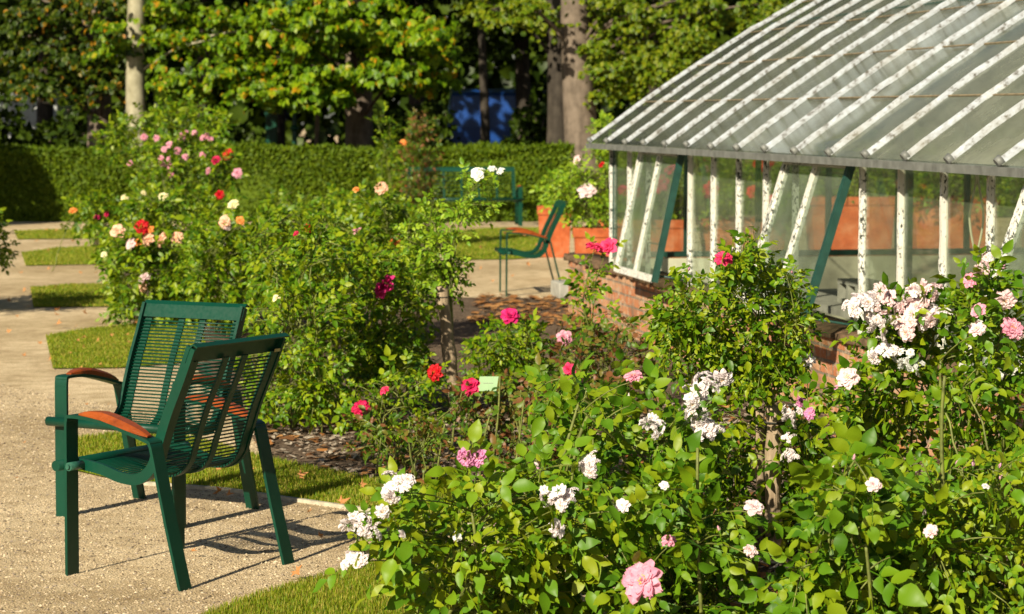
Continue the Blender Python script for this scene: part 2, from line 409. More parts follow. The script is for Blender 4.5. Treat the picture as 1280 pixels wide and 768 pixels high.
# ------------------------------------------------------------------ rose plants
def bez(a, b, c, n): 
    t = np.linspace(0, 1, n)[:, None]; return (1 - t) ** 2 * a + 2 * t * (1 - t) * b + t * t * c
def rose(label, poly, Y, depth, shoots, leaf, mat, hi=True, flowers=(), base=None, canes=7, cane_r=.006, group=None, name='rose_bush',
         cat='rose bush', nl=5, spacing=.8, shoot_len=.30, baseZ=0.0, spread=.12, stem=None, cane_mat='cane', wid=1.0, extra_canes=(), down=.1, inner=0):
    A = np.array(poly, float); cxp = A[:, 0].mean()
    if base is None:
        p = at(cxp, CY, Y); base = np.array([p[0], Y, 0.0])
    base = np.asarray(base, float)
    root = empty(name, base); tag(root, label, cat, group)
    pts = sample_poly(poly, shoots)
    Yd = Y + depth * (2 * rng.random(shoots) - 1)
    T = np.array([at(p[0], p[1], y) for p, y in zip(pts, Yd)]); T = T[T[:, 2] > .06]
    cm = MB(); lm = MB()
    C = []                                                           # points on main canes
    srt = T[np.argsort(-T[:, 2])]
    tops = srt[rng.choice(max(1, int(len(srt) * .55)), min(canes, max(1, int(len(srt) * .55))), replace=False)] if len(srt) else []
    origin = base + np.array([0, 0, baseZ])
    if stem is not None:                                             # a grafted standard: one bare stem below the head
        cm.tube(stem, np.linspace(.014, .011, len(stem)), 7); origin = np.asarray(stem[-1], float)
    for t in tops:
        b0 = origin + (np.array([*(rng.normal(size=2) * spread), 0]) if stem is None else 0)
        mid = np.array([b0[0] * .7 + t[0] * .3, b0[1] * .7 + t[1] * .3, b0[2] + (t[2] - b0[2]) * .62])
        P = bez(b0, mid, t, 12); P += rng.normal(size=P.shape) * .008; P[0] = b0
        cm.tube(P, np.linspace(cane_r, cane_r * .5, 12), 6); C.append(P[3:])
    for px, py0, py1 in extra_canes:                                 # canes seen bare in the photograph
        a = at(px[0], py0, Y - depth * .8); b = at(px[1], py1, Y - depth * .8)
        if a[2] < 0: a[2] = 0
        P = bez(a, (a + b) / 2 + rng.normal(size=3) * .015, b, 9); cm.tube(P, np.linspace(cane_r * 1.1, cane_r * .8, 9), 6); C.append(P[4:])
    C = np.concatenate(C) if C else origin[None]
    LP, LD, LN, LS = [], [], [], []
    cen = T.mean(0) if len(T) else origin
    def twig(c, t, r0, leaves=True):
        L = np.linalg.norm(t - c); mid = (c + t) / 2 + np.array([0, 0, .15 * L])
        n = max(5, int(L / .05)); n = min(n, 12)
        P = bez(c, mid, t, n); cm.tube(P, np.linspace(r0, r0 * .55, n), 5)
        if not leaves: return
        m = max(3, int(min(L, shoot_len) / (leaf * spacing)) + 1)
        tt = np.linspace(max(0, 1 - shoot_len / max(L, .01)), 1, m); a0 = rng.random() * 6.28
        for i, q in enumerate(tt):
            x = q * (n - 1); k = min(int(x), n - 2); pos = P[k] + (P[k + 1] - P[k]) * (x - k); tg = unit(P[k + 1] - P[k])
            a = a0 + i * 2.4 + .4 * rng.normal(); u = unit(np.cross(tg, [.3, .2, .9])); v = np.cross(tg, u)
            rad = u * math.cos(a) + v * math.sin(a); outw = unit(pos - cen)
            d = unit(tg * (.35 + .6 * (q > .97)) + rad * .8 + outw * .25 + np.array([0, 0, -down]))
            nn = unit(np.array([-.2, -.4, .75]) + .62 * rng.normal(size=3) + outw * .15)
            LP.append(pos); LD.append(d); LN.append(nn); LS.append(leaf * (.48 + .80 * rng.random()) * (1 if q < .9 else .85))
    for t in T:
        d = np.linalg.norm(C - t, axis=1) + .6 * np.maximum(0, C[:, 2] - t[2] + .05)
        twig(C[np.argmin(d)], t, cane_r * .5)
    fl = []
    for f in flowers:
        px, py, size, kind = f[:4]; dy = f[4] if len(f) > 4 else depth * (1.15 if Y < 10 else .85)
        P = at(px, py, Y - dy); d = np.linalg.norm(C - P, axis=1) + .8 * np.maximum(0, C[:, 2] - P[2] + .08)
        twig(C[np.argmin(d)], P - np.array([.0, -.015, .02]), cane_r * .5, True); fl.append((P, size * Y / FPX / 2, kind))
    cm.build('canes', M[cane_mat], root, base)
    add_compound(lm, np.array(LP), np.array(LD), np.array(LN), np.array(LS), hi, 0, nl, wid)
    lm.build('foliage', M[mat], root, base)
    for P, r, k in fl: add_bloom(root, P, r * 1.08, k, base)
    if hi and len(T) and Y < 10:
        for t in srt[:max(8, len(srt) // 4)][rng.permutation(max(8, len(srt) // 4))[:7] % len(srt)]:
            o = bpy.data.objects.new('bud', BUD[int(rng.integers(3))]); col.objects.link(o); o.parent = root; s = .012 + .006 * rng.random(); o.scale = (s, s, s * 1.2)
            o.location = tuple(t + np.array([0, 0, .012]) - base); o.rotation_euler = (.35 * rng.normal(), .35 * rng.normal(), rng.random() * 6)
    return root

# ------------------------------------------------------------------ garden chair (local: +X is where the sitter faces, Y sideways)
def make_chair(name, label, cat, half=.300, group=None):
    t = empty(name); tag(t, label, cat, group)
    for sg in (-1, 1):
        y = sg * half; lat = (0, 1, 0)
        fl = MB(); P = np.array([(.270, y, 0), (.268, y, .28), (.265, y, .555)]); fl.bar(P, (1, 0, 0), lat, .012, .062); fl.build('leg', M['green'], t)
        ar = MB(); pth = catmull([(.265, y, .5552), (.262, y, .578), (.245, y, .593), (.10, y, .583), (-.11, y, .532), (-.138, y, .515), (-.148, y, .485)], 5)
        tg = unit(np.gradient(pth, axis=0)); nn = np.cross(tg, np.array(lat)); ar.bar(pth, nn, lat, .0122, .0622); ar.build('arm_rail', M['green'], t)
        bl = MB(); bl.bar([(-.148, y, .4848), (-.21, y, .23), (-.272, y, 0)], unit(np.array([1, 0, -.25])), lat, .012, .062); bl.build('leg', M['green'], t)
        w = MB(); xs = np.linspace(.215, -.115, 12)
        top = [(x, .6195 - .030 * ((.06 - x) / .16) ** 2 * .55 - .055 * max(0, .1 - x)) for x in xs]
        zb = lambda x: np.interp(-x, [-.245, -.10, .11], [.601, .5905, .5405])
        V = []; n = len(xs)
        for i, (x, zt) in enumerate(top):
            ww = .030 * (1 - .55 * abs((x - .05) / .165) ** 3); b = zb(x); zt = b + .003 + .026 * max(0.0, 1 - ((x - .05) / .168) ** 2) ** .6
            V += [(x, y - ww, b), (x, y - ww, (b + zt * 2) / 3), (x, y - ww * .7, zt), (x, y + ww * .7, zt), (x, y + ww, (b + zt * 2) / 3), (x, y + ww, b)]
        F = [(i * 6 + j, i * 6 + (j + 1) % 6, i * 6 + 6 + (j + 1) % 6, i * 6 + 6 + j) for i in range(n - 1) for j in range(6)]
        w.add(V, F, 0, False); w.f.append((np.array([[5, 4, 3, 2, 1, 0]]), 0, False)); w.f.append((np.array([[0, 1, 2, 3, 4, 5]]) + (n - 1) * 6, 0, False))
        w.build('armrest', M['armwood'], t)
    J = catmull([(.285, 0, .412), (.16, 0, .398), (.06, 0, .374), (-.025, 0, .376), (-.085, 0, .42), (-.118, 0, .50), (-.165, 0, .62), (-.225, 0, .745), (-.280, 0, .868)], 8)
    tg = unit(np.gradient(J, axis=0)); nn = np.cross(tg, np.array([0, 1.0, 0]))
    hi_ = half - .043
    for sg in (-1, 1):
        r = MB(); r.bar(J + [0, sg * hi_, 0], nn, (0, 1, 0), .040, .014); r.build('side_rail', M['green'], t)
        b = MB(); b.tube([(.247, sg * (hi_ + .007), .408), (.247, sg * (half + .036), .408)], .016, 12); b.tube([(.247, sg * (half + .036), .408), (.247, sg * (half + .043), .408)], .009, 6); b.build('bolt', M['bolt'], t)
    ns = 2 if half < .5 else 5
    for yy in (np.array([-.055, .055]) if ns == 2 else np.linspace(-hi_ * .66, hi_ * .66, ns)):
        s = MB(); s.bar(J[2:-3] + nn[2:-3] * .012 + [0, yy, 0], nn[2:-3], (0, 1, 0), .008, .03); s.build('back_strap', M['green'], t)
    for sg in (-1, 1):
        s = MB(); s.bar(J[2:-3] + nn[2:-3] * .0125 + [0, sg * (hi_ - .026), 0], nn[2:-3], (0, 1, 0), .007, .034); s.build('back_strap', M['green'], t)
    cum = np.concatenate([[0], np.cumsum(np.linalg.norm(np.diff(J, axis=0), axis=1))]); Lx = np.arange(.012, cum[-1] - .065, .0152 if half < .5 else .055)
    sm = MB()
    for q in Lx:
        p = np.array([np.interp(q, cum, J[:, i]) for i in range(3)]); p2 = np.array([np.interp(q, cum, nn[:, i]) for i in range(3)])
        c = p + p2 * .004; sm.tube([c + [0, -hi_, 0], c + [0, hi_, 0]], .0034, 6)
    sm.build('slats', M['green'], t)
    q0 = J[-9:]; 
    tr = MB(); e = J[-1] + (J[-1] - J[-2]) / np.linalg.norm(J[-1] - J[-2]) * .002
    top_path = np.array([np.array([np.interp(cum[-1] - d, cum, J[:, i]) for i in range(3)]) for d in (.062, .045, .02, .004)] + [e + [-.012, 0, .006], e + [-.028, 0, -.004]])
    tt = unit(np.gradient(top_path, axis=0)); tn = np.cross(tt, np.array([0, 1.0, 0])); tr.bar(top_path - tn * .004, tn, (0, 1, 0), .006, 2 * hi_ + .018); tr.build('top_rail', M['green'], t)
    fr = MB(); fr.tube([(.302, -half - .045, .408), (.302, half + .045, .408)], .020, 14); fr.build('front_rail', M['green'], t)
    return t
# ------------------------------------------------------------------ ground
def gravel_mat():
    k = NT('pale gravel'); o = k.obj()
    big = k.noise(.55, 4, .6, o); mid = k.noise(7, 5, .6, o)
    v = k.n('ShaderNodeTexVoronoi'); v.inputs['Scale'].default_value = 125; k.l(o, v.inputs['Vector'])
    v2 = k.n('ShaderNodeTexVoronoi'); v2.inputs['Scale'].default_value = 310; k.l(o, v2.inputs['Vector'])
    c1 = k.ramp(v.outputs['Color'], [(.05, (.28, .21, .13)), (.35, (.61, .475, .29)), (.7, (.75, .61, .40)), (.97, (.80, .70, .52))])
    c2 = k.ramp(v2.outputs['Color'], [(.1, (.40, .31, .19)), (.6, (.72, .59, .41)), (.95, (.80, .71, .54))])
    c = k.mix(.5, c1.outputs[0], c2.outputs[0])
    t = k.ramp(mid.outputs[0], [(.30, (.60, .55, .48)), (.58, (1, 1, 1))]); c = k.mix(.8, c, t.outputs[0], 'MULTIPLY')
    t2 = k.ramp(big.outputs[0], [(.38, (.74, .69, .60)), (.6, (1.08, 1.05, 1.0))]); c = k.mix(1, c, t2.outputs[0], 'MULTIPLY')
    p = k.pri(rough=.92, spec=.15); k.l(c, p.inputs['Base Color'])
    h = k.n('ShaderNodeMath', operation='ADD'); k.l(v.outputs['Distance'], h.inputs[0]); k.l(mid.outputs[0], h.inputs[1])
    k.l(k.bump(h.outputs[0], .55, .010), p.inputs['Normal'])
    return k.done(p.outputs[0])
M['gravel'] = gravel_mat()
def island_mat(name, cols, rough=.85, spec=.2):
    k = NT(name); g = k.n('ShaderNodeNewGeometry'); n = len(cols)
    r = k.ramp(g.outputs['Random Per Island'], [(i / n, c) for i, c in enumerate(cols)])
    p = k.pri(rough=rough, spec=spec); k.l(r.outputs[0], p.inputs['Base Color']); return k.done(p.outputs[0])
M['pebble'] = island_mat('gravel stone', [(.08, .06, .04), (.20, .15, .10), (.34, .26, .17), (.50, .40, .26), (.56, .45, .30), (.58, .48, .34), (.26, .21, .16)])
M['chip'] = island_mat('wood chip', [(.07, .045, .028), (.13, .085, .055), (.20, .145, .10), (.30, .235, .175), (.42, .35, .27)])
M['litter'] = island_mat('dry leaf litter', [(.10, .045, .018), (.20, .085, .028), (.32, .13, .035), (.40, .20, .07)])
M['fallen'] = leaf_mat('fallen leaf', [(.17, .06, .016), (.32, .105, .022), (.44, .17, .04), (.48, .26, .12)], trans=.15, rough=.7)
def two_noise(name, a, b, c, scale, rough=.95, bump=.6):
    k = NT(name); o = k.obj(); n1 = k.noise(scale, 6, .65, o); n2 = k.noise(scale * .12, 3, vec=o)
    r = k.ramp(n1.outputs[0], [(.3, a), (.5, b), (.7, c)]); t = k.ramp(n2.outputs[0], [(.35, (.75,) * 3), (.65, (1.1,) * 3)])
    p = k.pri(rough=rough, spec=.12); k.l(k.mix(1, r.outputs[0], t.outputs[0], 'MULTIPLY'), p.inputs['Base Color'])
    k.l(k.bump(n1.outputs[0], bump, .02), p.inputs['Normal']); return k.done(p.outputs[0])
M['mulch'] = two_noise('bark mulch', (.055, .036, .024), (.13, .09, .06), (.26, .20, .145), 38)
M['turf'] = two_noise('turf', (.085, .12, .006), (.13, .185, .008), (.19, .23, .012), 30)
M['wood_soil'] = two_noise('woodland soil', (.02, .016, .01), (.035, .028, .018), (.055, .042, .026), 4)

gm = MB(); gm.add([(-150, -60, 0), (150, -60, 0), (150, 300, 0), (-150, 300, 0)], [(0, 1, 2, 3)])
tag(gm.build('gravel_path', M['gravel']), kind='structure')
def sheet(name, P, z, mat):
    me = bpy.data.meshes.new(name); me.from_pydata([(p[0], p[1], z) for p in P], [], [tuple(range(len(P)))]); me.materials.append(mat)
    n = me.polygons[0].normal
    if n.z < 0: me.flip_normals()
    o = bpy.data.objects.new(name, me); col.objects.link(o); tag(o, kind='structure'); return o
G = lambda pts: [tuple(gnd(*p)[:2]) for p in pts]
mulchP = G([(335, 573), (240, 455), (150, 388), (130, 322), (108, 290), (470, 286), (490, 300), (548, 372), (724, 374)]) + [(.74, 19.0), (2.6, 9.0), (3.3, 5.2), (-.55, 5.2), (-.5, 7.4), (.30, 7.9)] + G([(820, 695), (820, 640), (480, 605)])
sheet('mulch_bed', mulchP, .004, M['mulch'])
lawns = dict(
    strip=G([(88, 550), (200, 538), (340, 576), (480, 605), (620, 612), (820, 640), (820, 695), (640, 666), (480, 642), (400, 631), (280, 614), (156, 604), (95, 590)]),
    front=G([(215, 800), (240, 781), (268, 766), (330, 744), (440, 713), (560, 690), (700, 720), (760, 800)]),
    p1=G([(57, 421), (110, 412), (175, 406), (250, 404), (262, 452), (150, 461), (66, 462)]),
    p2=G([(38, 361), (90, 357), (150, 357), (160, 384), (42, 385)]),
    p3=G([(27, 317), (70, 311), (130, 308), (136, 331), (32, 333)]),
    p4=G([(18, 290), (60, 288), (104, 288), (116, 299), (22, 300)]),
    back=G([(540, 292), (610, 286), (705, 285), (712, 320), (640, 325), (570, 326)]))
for kx, P in lawns.items(): sheet('lawn', P, .008, M['turf'])
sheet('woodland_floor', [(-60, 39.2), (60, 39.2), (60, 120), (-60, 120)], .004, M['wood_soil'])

def scatter(P, n, ylim=None):
    A = np.array(P); lo, hi = A.min(0), A.max(0); out = []
    while len(out) < n:
        q = lo + (hi - lo) * rng.random(2)
        if in_poly(q, P) and (ylim is None or q[1] < ylim): out.append(q)
    return np.array(out)
# grass blades
gb = MB()
def blades(P, n, h, w):
    p = scatter(P, n); m = len(p); a = rng.random(m) * 6.28; hh = h * (.5 + .9 * rng.random(m)); le = .5 * rng.random(m)
    d = np.stack([np.cos(a), np.sin(a), 0 * a], 1); e = np.stack([-np.sin(a), np.cos(a), 0 * a], 1)
    b = np.concatenate([p, np.full((m, 1), .006)], 1); up = np.array([0, 0, 1.0])
    m1 = b + up * hh[:, None] * .6 + e * (hh * le * .35)[:, None]; tp = b + up * (hh * (1 - .3 * le))[:, None] + e * (hh * le)[:, None]
    V = np.stack([b - d * w, b + d * w, m1 + d * w * .8, m1 - d * w * .8, tp], 1).reshape(-1, 3); o = (np.arange(m) * 5)[:, None]
    base = gb.n
    gb.add(V, np.array([0, 1, 2, 3])[None] + o, 0); gb.f.append((np.array([3, 2, 4])[None] + o + base, 0, False))
blades(lawns['front'], 44000, .024, .0014); blades(lawns['strip'], 40000, .024, .0018); blades(lawns['p1'], 22000, .02, .0025)
for q, n in (('p2', 9000), ('p3', 7000), ('p4', 5000), ('back', 9000)): blades(lawns[q], int(n * 1.6), .022, .004)
M['grass'] = leaf_mat('grass blade', [(.095, .165, .004), (.135, .215, .005), (.185, .265, .007), (.25, .295, .009), (.36, .31, .05)], rough=.55, trans=.3, nscale=1.6, spec=.3)
tag(gb.build('grass', M['grass']), kind='stuff')
# stones of the gravel near the chairs
pb = MB(); nn_ = 48000
Pn = scatter(G([(0, 800), (620, 800), (620, 560), (300, 540), (0, 480)]), nn_)
keep = np.array([not (in_poly(q, lawns['front']) or in_poly(q, lawns['strip']) or in_poly(q, mulchP)) for q in Pn]); Pn = Pn[keep]; m = len(Pn)
oct_ = np.array([(1, 0, 0), (0, 1, 0), (-1, 0, 0), (0, -1, 0), (0, 0, 1), (0, 0, -1)], float); of = np.array([(0, 1, 4), (1, 2, 4), (2, 3, 4), (3, 0, 4), (1, 0, 5), (2, 1, 5), (3, 2, 5), (0, 3, 5)])
s = (.0024 + .0075 * rng.random(m) ** 5.0)[:, None, None]; a = rng.random(m) * 6.28
ca, sa = np.cos(a)[:, None], np.sin(a)[:, None]
q = oct_[None] * (.6 + .7 * rng.random((m, 6, 1))) * np.array([1, .8, .55]); q = np.stack([q[..., 0] * ca - q[..., 1] * sa, q[..., 0] * sa + q[..., 1] * ca, q[..., 2]], -1) * s
V = q + np.concatenate([Pn, np.full((m, 1), .001)], 1)[:, None]
pb.add(V.reshape(-1, 3), (of[None] + (np.arange(m) * 6)[:, None, None]).reshape(-1, 3), 0, False)
tag(pb.build('gravel_stones', M['pebble']), kind='stuff')
# wood chips and litter on the bed
def flat_bits(n, P, ylim, sx, sy, z, bend):
    p = scatter(P, n, ylim); m = len(p); a = rng.random(m) * 6.28
    L = sx * (.4 + 1.1 * rng.random(m)); W = sy * (.5 + rng.random(m)); t = (rng.random((m, 2)) - .5) * bend
    c, s_ = np.cos(a), np.sin(a); out = []
    for u, v, h in ((-1, -1, 0), (0, -1.2, 1), (1, -.7, 0), (1, .8, 0), (0, 1.1, 1), (-1, .9, 0)):
        x = u * L; y = v * W; out.append(np.stack([p[:, 0] + x * c - y * s_, p[:, 1] + x * s_ + y * c, z + .004 + rng.random(m) * .006 + np.abs(t[:, 0]) * L * .5 + t[:, 0] * x + t[:, 1] * y + h * bend * L * .25 + .001], 1))
    V = np.stack(out, 1).reshape(-1, 3); o = (np.arange(m) * 6)[:, None, None]
    return V, (np.array([[0, 1, 4, 5], [1, 2, 3, 4]])[None] + o).reshape(-1, 4)
cb_ = MB(); cb_.add(*flat_bits(15000, mulchP, 14.0, .018, .007, .006, .5)); tag(cb_.build('wood_chips', M['chip']), kind='stuff')
lb_ = MB(); lb_.add(*flat_bits(1900, mulchP, 14.0, .028, .018, .008, .6)); lb_.add(*flat_bits(420, G([(585, 405), (600, 368), (724, 374), (730, 410)]), None, .035, .024, .006, .35)); tag(lb_.build('leaf_litter', M['litter']), kind='stuff')
# pale edging strip between gravel and grass
e = [gnd(*p) for p in ((150, 604), (280, 614), (400, 631.5), (480, 642.5), (640, 667))]
em = MB(); em.bar(np.array(e) + [0, 0, .006], np.array([0, 0, 1.0]), unit(np.array([.47, .88, 0])), .02, .022)
tag(em.build('edging', plain('pale cement edging', (.42, .38, .29), .9, .2, .25, 30, .3)), 'thin pale cement edging between the gravel and the grass behind the chairs', 'edging')

# fallen leaves, each a thing
FL = []
for v in range(5):
    r = np.random.default_rng(100 + v); pts = [(0, 0)]
    for a, ln in ((-2.2, .5), (-1.75, .3), (-1.15, .85), (-.75, .42), (0, 1.0), (.75, .42), (1.15, .85), (1.75, .3), (2.2, .5)):
        ln *= .85 + .3 * r.random(); pts.append((ln * math.cos(a), ln * math.sin(a)))
    c1, c2 = .5 + .5 * r.random(), .3 * r.random(); V = [(x, y, c1 * .6 * (abs(y)) ** 1.5 + c2 * x * x) for x, y in pts]
    mb = MB(); mb.add(V, [(0, i, i + 1) for i in range(1, 9)], 0, False); mb.tube([(0, 0, 0), (-.3, .03, .05), (-.6, .12, .15)], [.02, .018, .02], 4)
    o = mb.build('fallen_leaf', M['fallen']); FL.append(o.data); bpy.data.objects.remove(o)
def leaf_at(px, py, size, z, label, group):
    o = bpy.data.objects.new('fallen_leaf', FL[int(rng.integers(5))]); col.objects.link(o)
    p = gnd(px, py); s = size * (2.0 if py > 560 else 1.15) * p[1] / FPX / 2; o.location = (p[0], p[1], z + s * .28); o.rotation_euler = (.45 + .35 * rng.normal(), .35 * rng.normal(), .8 * rng.normal()); o.scale = (s, s, s * 1.1); tag(o, label, 'leaf', group)
g1 = ('dry orange brown leaf fallen on the pale gravel', 'leaves fallen on the gravel'); g2 = ('dry orange leaf fallen on the short grass', 'leaves fallen on the grass')
for px, py, sz in ((222, 616, 13), (276, 623, 13), (285, 628, 10), (426, 638, 13), (455, 641, 11), (240, 698, 8), (370, 725, 14), (386, 649, 9), (400, 680, 8),
                   (72, 393, 13), (71, 399, 12), (72, 411, 14), (62, 456, 14), (50, 435, 10), (168, 408, 12), (105, 396, 12), (148, 386, 11), (20, 400, 9), (35, 388, 8), (10, 420, 10), (30, 450, 9), (100, 467, 10),
                   (124, 461, 8), (145, 466, 8), (108, 512, 8), (135, 512, 6), (25, 345, 9), (60, 340, 8), (100, 345, 7), (45, 305, 8), (90, 304, 7), (120, 345, 8), (30, 368, 10), (10, 380, 9), (85, 500, 7), (30, 560, 7), (20, 605, 6),
                   (600, 340, 9), (640, 350, 9), (615, 355, 8), (660, 335, 9), (585, 350, 8), (650, 275, 7)): leaf_at(px, py, sz, .022, *g1)
for px, py, sz in ((104, 432, 12), (122, 435, 9), (97, 434, 7), (139, 428, 7), (125, 441, 6), (158, 428, 10), (160, 436, 8), (135, 446, 7), (88, 450, 5), (104, 442, 6), (95, 417, 8), (70, 366, 8), (57, 292, 6), (70, 293, 6), (110, 292, 6), (60, 318, 5), (120, 548, 12), (270, 600, 10), (286, 590, 8), (310, 606, 10), (375, 610, 10), (452, 621, 8), (630, 297, 9), (670, 312, 9), (600, 315, 8), (655, 300, 8)): leaf_at(px, py, sz, .045, *g2)

# ------------------------------------------------------------------ chairs
def place(px_feet, *a):
    pass
near = make_chair('garden_chair', 'dark green slatted metal chair in the foreground, turned with its dark back to the camera', 'garden chair', group='green garden chairs')
def set_chair(o, cx, cy, fx, fy):
    o.location = (cx, cy, 0); o.rotation_euler = (0, 0, math.atan2(fy, fx))
set_chair(near, (-1.172 - .864 - 1.611 - 1.303) / 4, (8.53 + 9.09 + 8.82 + 9.38) / 4 - .08, -.83, .53)
far = copy_tree(near); far['label'] = 'dark green slatted metal chair on the gravel facing the camera, behind the nearer chair'
set_chair(far, -1.51, 10.15, -.45, -.86)
mid = copy_tree(near); mid['label'] = 'dark green chair seen from the side by the terracotta planters'
set_chair(mid, .185, 22.6, -.97, -.10)
bench = make_chair('garden_bench', 'wide dark green metal bench in front of the clipped hedge, partly behind a rose', 'bench', .86)
p0 = at(578, 275, 36.5); set_chair(bench, p0[0], 36.5, .1, -1)
sm_ = MB(); sm_.box((-.0285, -.013, -.004), (-.0265, .013, .004)); 
bd = MB(); bd.box((-.292, -.235, .815), (-.2885, -.205, .826)); bd.build('badge', plain('brass badge', (.5, .4, .15), .4, .5, .1), near)

# ------------------------------------------------------------------ stakes and plant tag
def stake(label, px, yt, yb, Y, r, name='wooden_stake', lean=0):
    a = at(px, yt, Y); b = np.array([a[0] + lean, Y, -.15]); o = empty(name, (b[0], Y, 0)); tag(o, label, 'stake')
    mb = MB(); n = 10; P = np.linspace(b, a, n); P[:, :2] += rng.normal(size=(n, 2)) * .003
    mb.tube(P, r * (1 + .08 * rng.normal(size=n)), 10); mb.build('post', M['stake'], o, (b[0], Y, 0))
    tb = MB(); zz = a[2] - .06
    th = np.linspace(0, 6.283, 14); tb.tube([(a[0] + (r + .003) * math.cos(t), Y + (r + .003) * math.sin(t), zz) for t in th], .003, 5); tb.build('tie', M['dark_inside'], o, (b[0], Y, 0))
    return o
tg_ = empty('plant_tag', gnd(612, 560)); tag(tg_, 'small pale green plant tag on a stick among the red roses', 'plant tag')
p = at(610, 480, 11.4); off = gnd(612, 560); mb = MB(); q = np.array([.045, 0, 0]); h = np.array([.006, .012, .036])
mb.bar([p - q, p + q], h / np.linalg.norm(h), np.array([0, .95, -.3]), .072, .004); mb.build('plate', plain('pale green plastic', (.27, .42, .22), .6, .4, .06), tg_, off)
mb = MB(); mb.tube([p + [0, .012, -.02], (p[0], p[1] + .02, -.05)], .004, 6); mb.build('stick', M['cane_old'], tg_, off)
mb = MB()
for zz, w in ((.004, .024),): mb.bar([p + [-w, -.0035 + zz * .16, zz], p + [w, -.0035 + zz * .16, zz]], np.array([0, .3, .95]), np.array([0, .95, -.3]), .0018, .001)
mb.build('lettering', M['concrete'], tg_, off)
# ------------------------------------------------------------------ greenhouse (local +x into the house, +y away along the wall)
GO = np.array([.745, 19.1, 0]); GA = R(10.4)
def brick_mat(vert_axes):
    k = NT('old brick ' + vert_axes); o = k.obj(); sx = k.n('ShaderNodeSeparateXYZ'); k.l(o, sx.inputs[0]); cb = k.n('ShaderNodeCombineXYZ')
    k.l(sx.outputs['Y' if vert_axes == 'y' else 'X'], cb.inputs[0]); k.l(sx.outputs['Z'], cb.inputs[1])
    nd = k.noise(9, 3, vec=o); dv = k.n('ShaderNodeMix', data_type='VECTOR'); dv.inputs[0].default_value = .012; k.l(cb.outputs[0], dv.inputs[4]); k.l(nd.outputs['Color'], dv.inputs[5])
    b = k.n('ShaderNodeTexBrick'); k.l(dv.outputs[1], b.inputs['Vector']); b.inputs['Scale'].default_value = 1
    b.inputs['Brick Width'].default_value = .23; b.inputs['Row Height'].default_value = .078; b.inputs['Mortar Size'].default_value = .008
    b.inputs['Color1'].default_value = (.44, .165, .075, 1); b.inputs['Color2'].default_value = (.52, .30, .17, 1); b.inputs['Mortar'].default_value = (.20, .16, .12, 1); b.inputs['Bias'].default_value = -.1
    n1 = k.noise(14, 5, .7, o); n2 = k.noise(3.5, 4, .6, o)
    c = k.mix(k.ramp(n1.outputs[0], [(.50, (0, 0, 0)), (.62, (1, 1, 1))]).outputs[0], b.outputs[0], (.50, .38, .27))
    c = k.mix(k.ramp(n2.outputs[0], [(.56, (0, 0, 0)), (.68, (.8, .8, .8))]).outputs[0], c, (.17, .12, .085))
    p = k.pri(rough=.95, spec=.15); k.l(c, p.inputs['Base Color'])
    h = k.n('ShaderNodeMath', operation='MULTIPLY_ADD'); k.l(b.outputs['Fac'], h.inputs[0]); h.inputs[1].default_value = -1.2; k.l(n1.outputs[0], h.inputs[2])
    k.l(k.bump(h.outputs[0], .9, .015), p.inputs['Normal']); return k.done(p.outputs[0])
M['brick_y'] = brick_mat('y'); M['brick_x'] = brick_mat('x')
M['coping'] = two_noise('mossy coping', (.055, .04, .022), (.13, .085, .05), (.26, .15, .09), 14)
def chipped():
    k = NT('chipped white paint'); o = k.obj(); mp = k.n('ShaderNodeMapping'); mp.inputs['Scale'].default_value = (1, 1, .55); k.l(o, mp.inputs[0])
    n1 = k.noise(75, 5, .7, mp.outputs[0]); n2 = k.noise(2.6, 3, vec=o); ad = k.n('ShaderNodeMath', operation='MULTIPLY_ADD'); k.l(n2.outputs[0], ad.inputs[0]); ad.inputs[1].default_value = .45; k.l(n1.outputs[0], ad.inputs[2])
    f = k.ramp(ad.outputs[0], [(.775, (0, 0, 0)), (.79, (1, 1, 1))])
    g = k.ramp(n2.outputs[0], [(.35, (.58, .56, .49)), (.6, (.74, .73, .68))])
    c = k.mix(f.outputs[0], g.outputs[0], (.045, .05, .04)); p = k.pri(rough=.6, spec=.3); k.l(c, p.inputs['Base Color'])
    k.l(k.bump(f.outputs[0], .4, -.003), p.inputs['Normal']); return k.done(p.outputs[0])
M['chipped'] = chipped()
M['flash'] = None
def flashing():
    k = NT('weathered white flashing'); o = k.obj(); n1 = k.noise(26, 5, .65, o); n2 = k.noise(3, 4, .6, o)
    c = k.ramp(n1.outputs[0], [(.34, (.12, .11, .09)), (.46, (.42, .44, .46)), (.68, (.56, .61, .67))])
    c2 = k.mix(k.ramp(n2.outputs[0], [(.5, (0, 0, 0)), (.7, (.5, .5, .5))]).outputs[0], c.outputs[0], (.36, .34, .28))
    p = k.pri(rough=.34, spec=.6); k.l(c2, p.inputs['Base Color']); p.inputs['Metallic'].default_value = .25
    k.l(k.bump(n1.outputs[0], .3, .006), p.inputs['Normal']); return k.done(p.outputs[0])
M['flash'] = flashing()
M['lap'] = plain('dirty lap', (.20, .16, .10), .9, .2, .35, 25)
M['gutter'] = plain('grey zinc eave', (.15, .155, .145), .5, .5, .3, 14, .2)
M['frame_green'] = plain('greenhouse green paint', (.012, .055, .042), .45, .5, .25, 12)
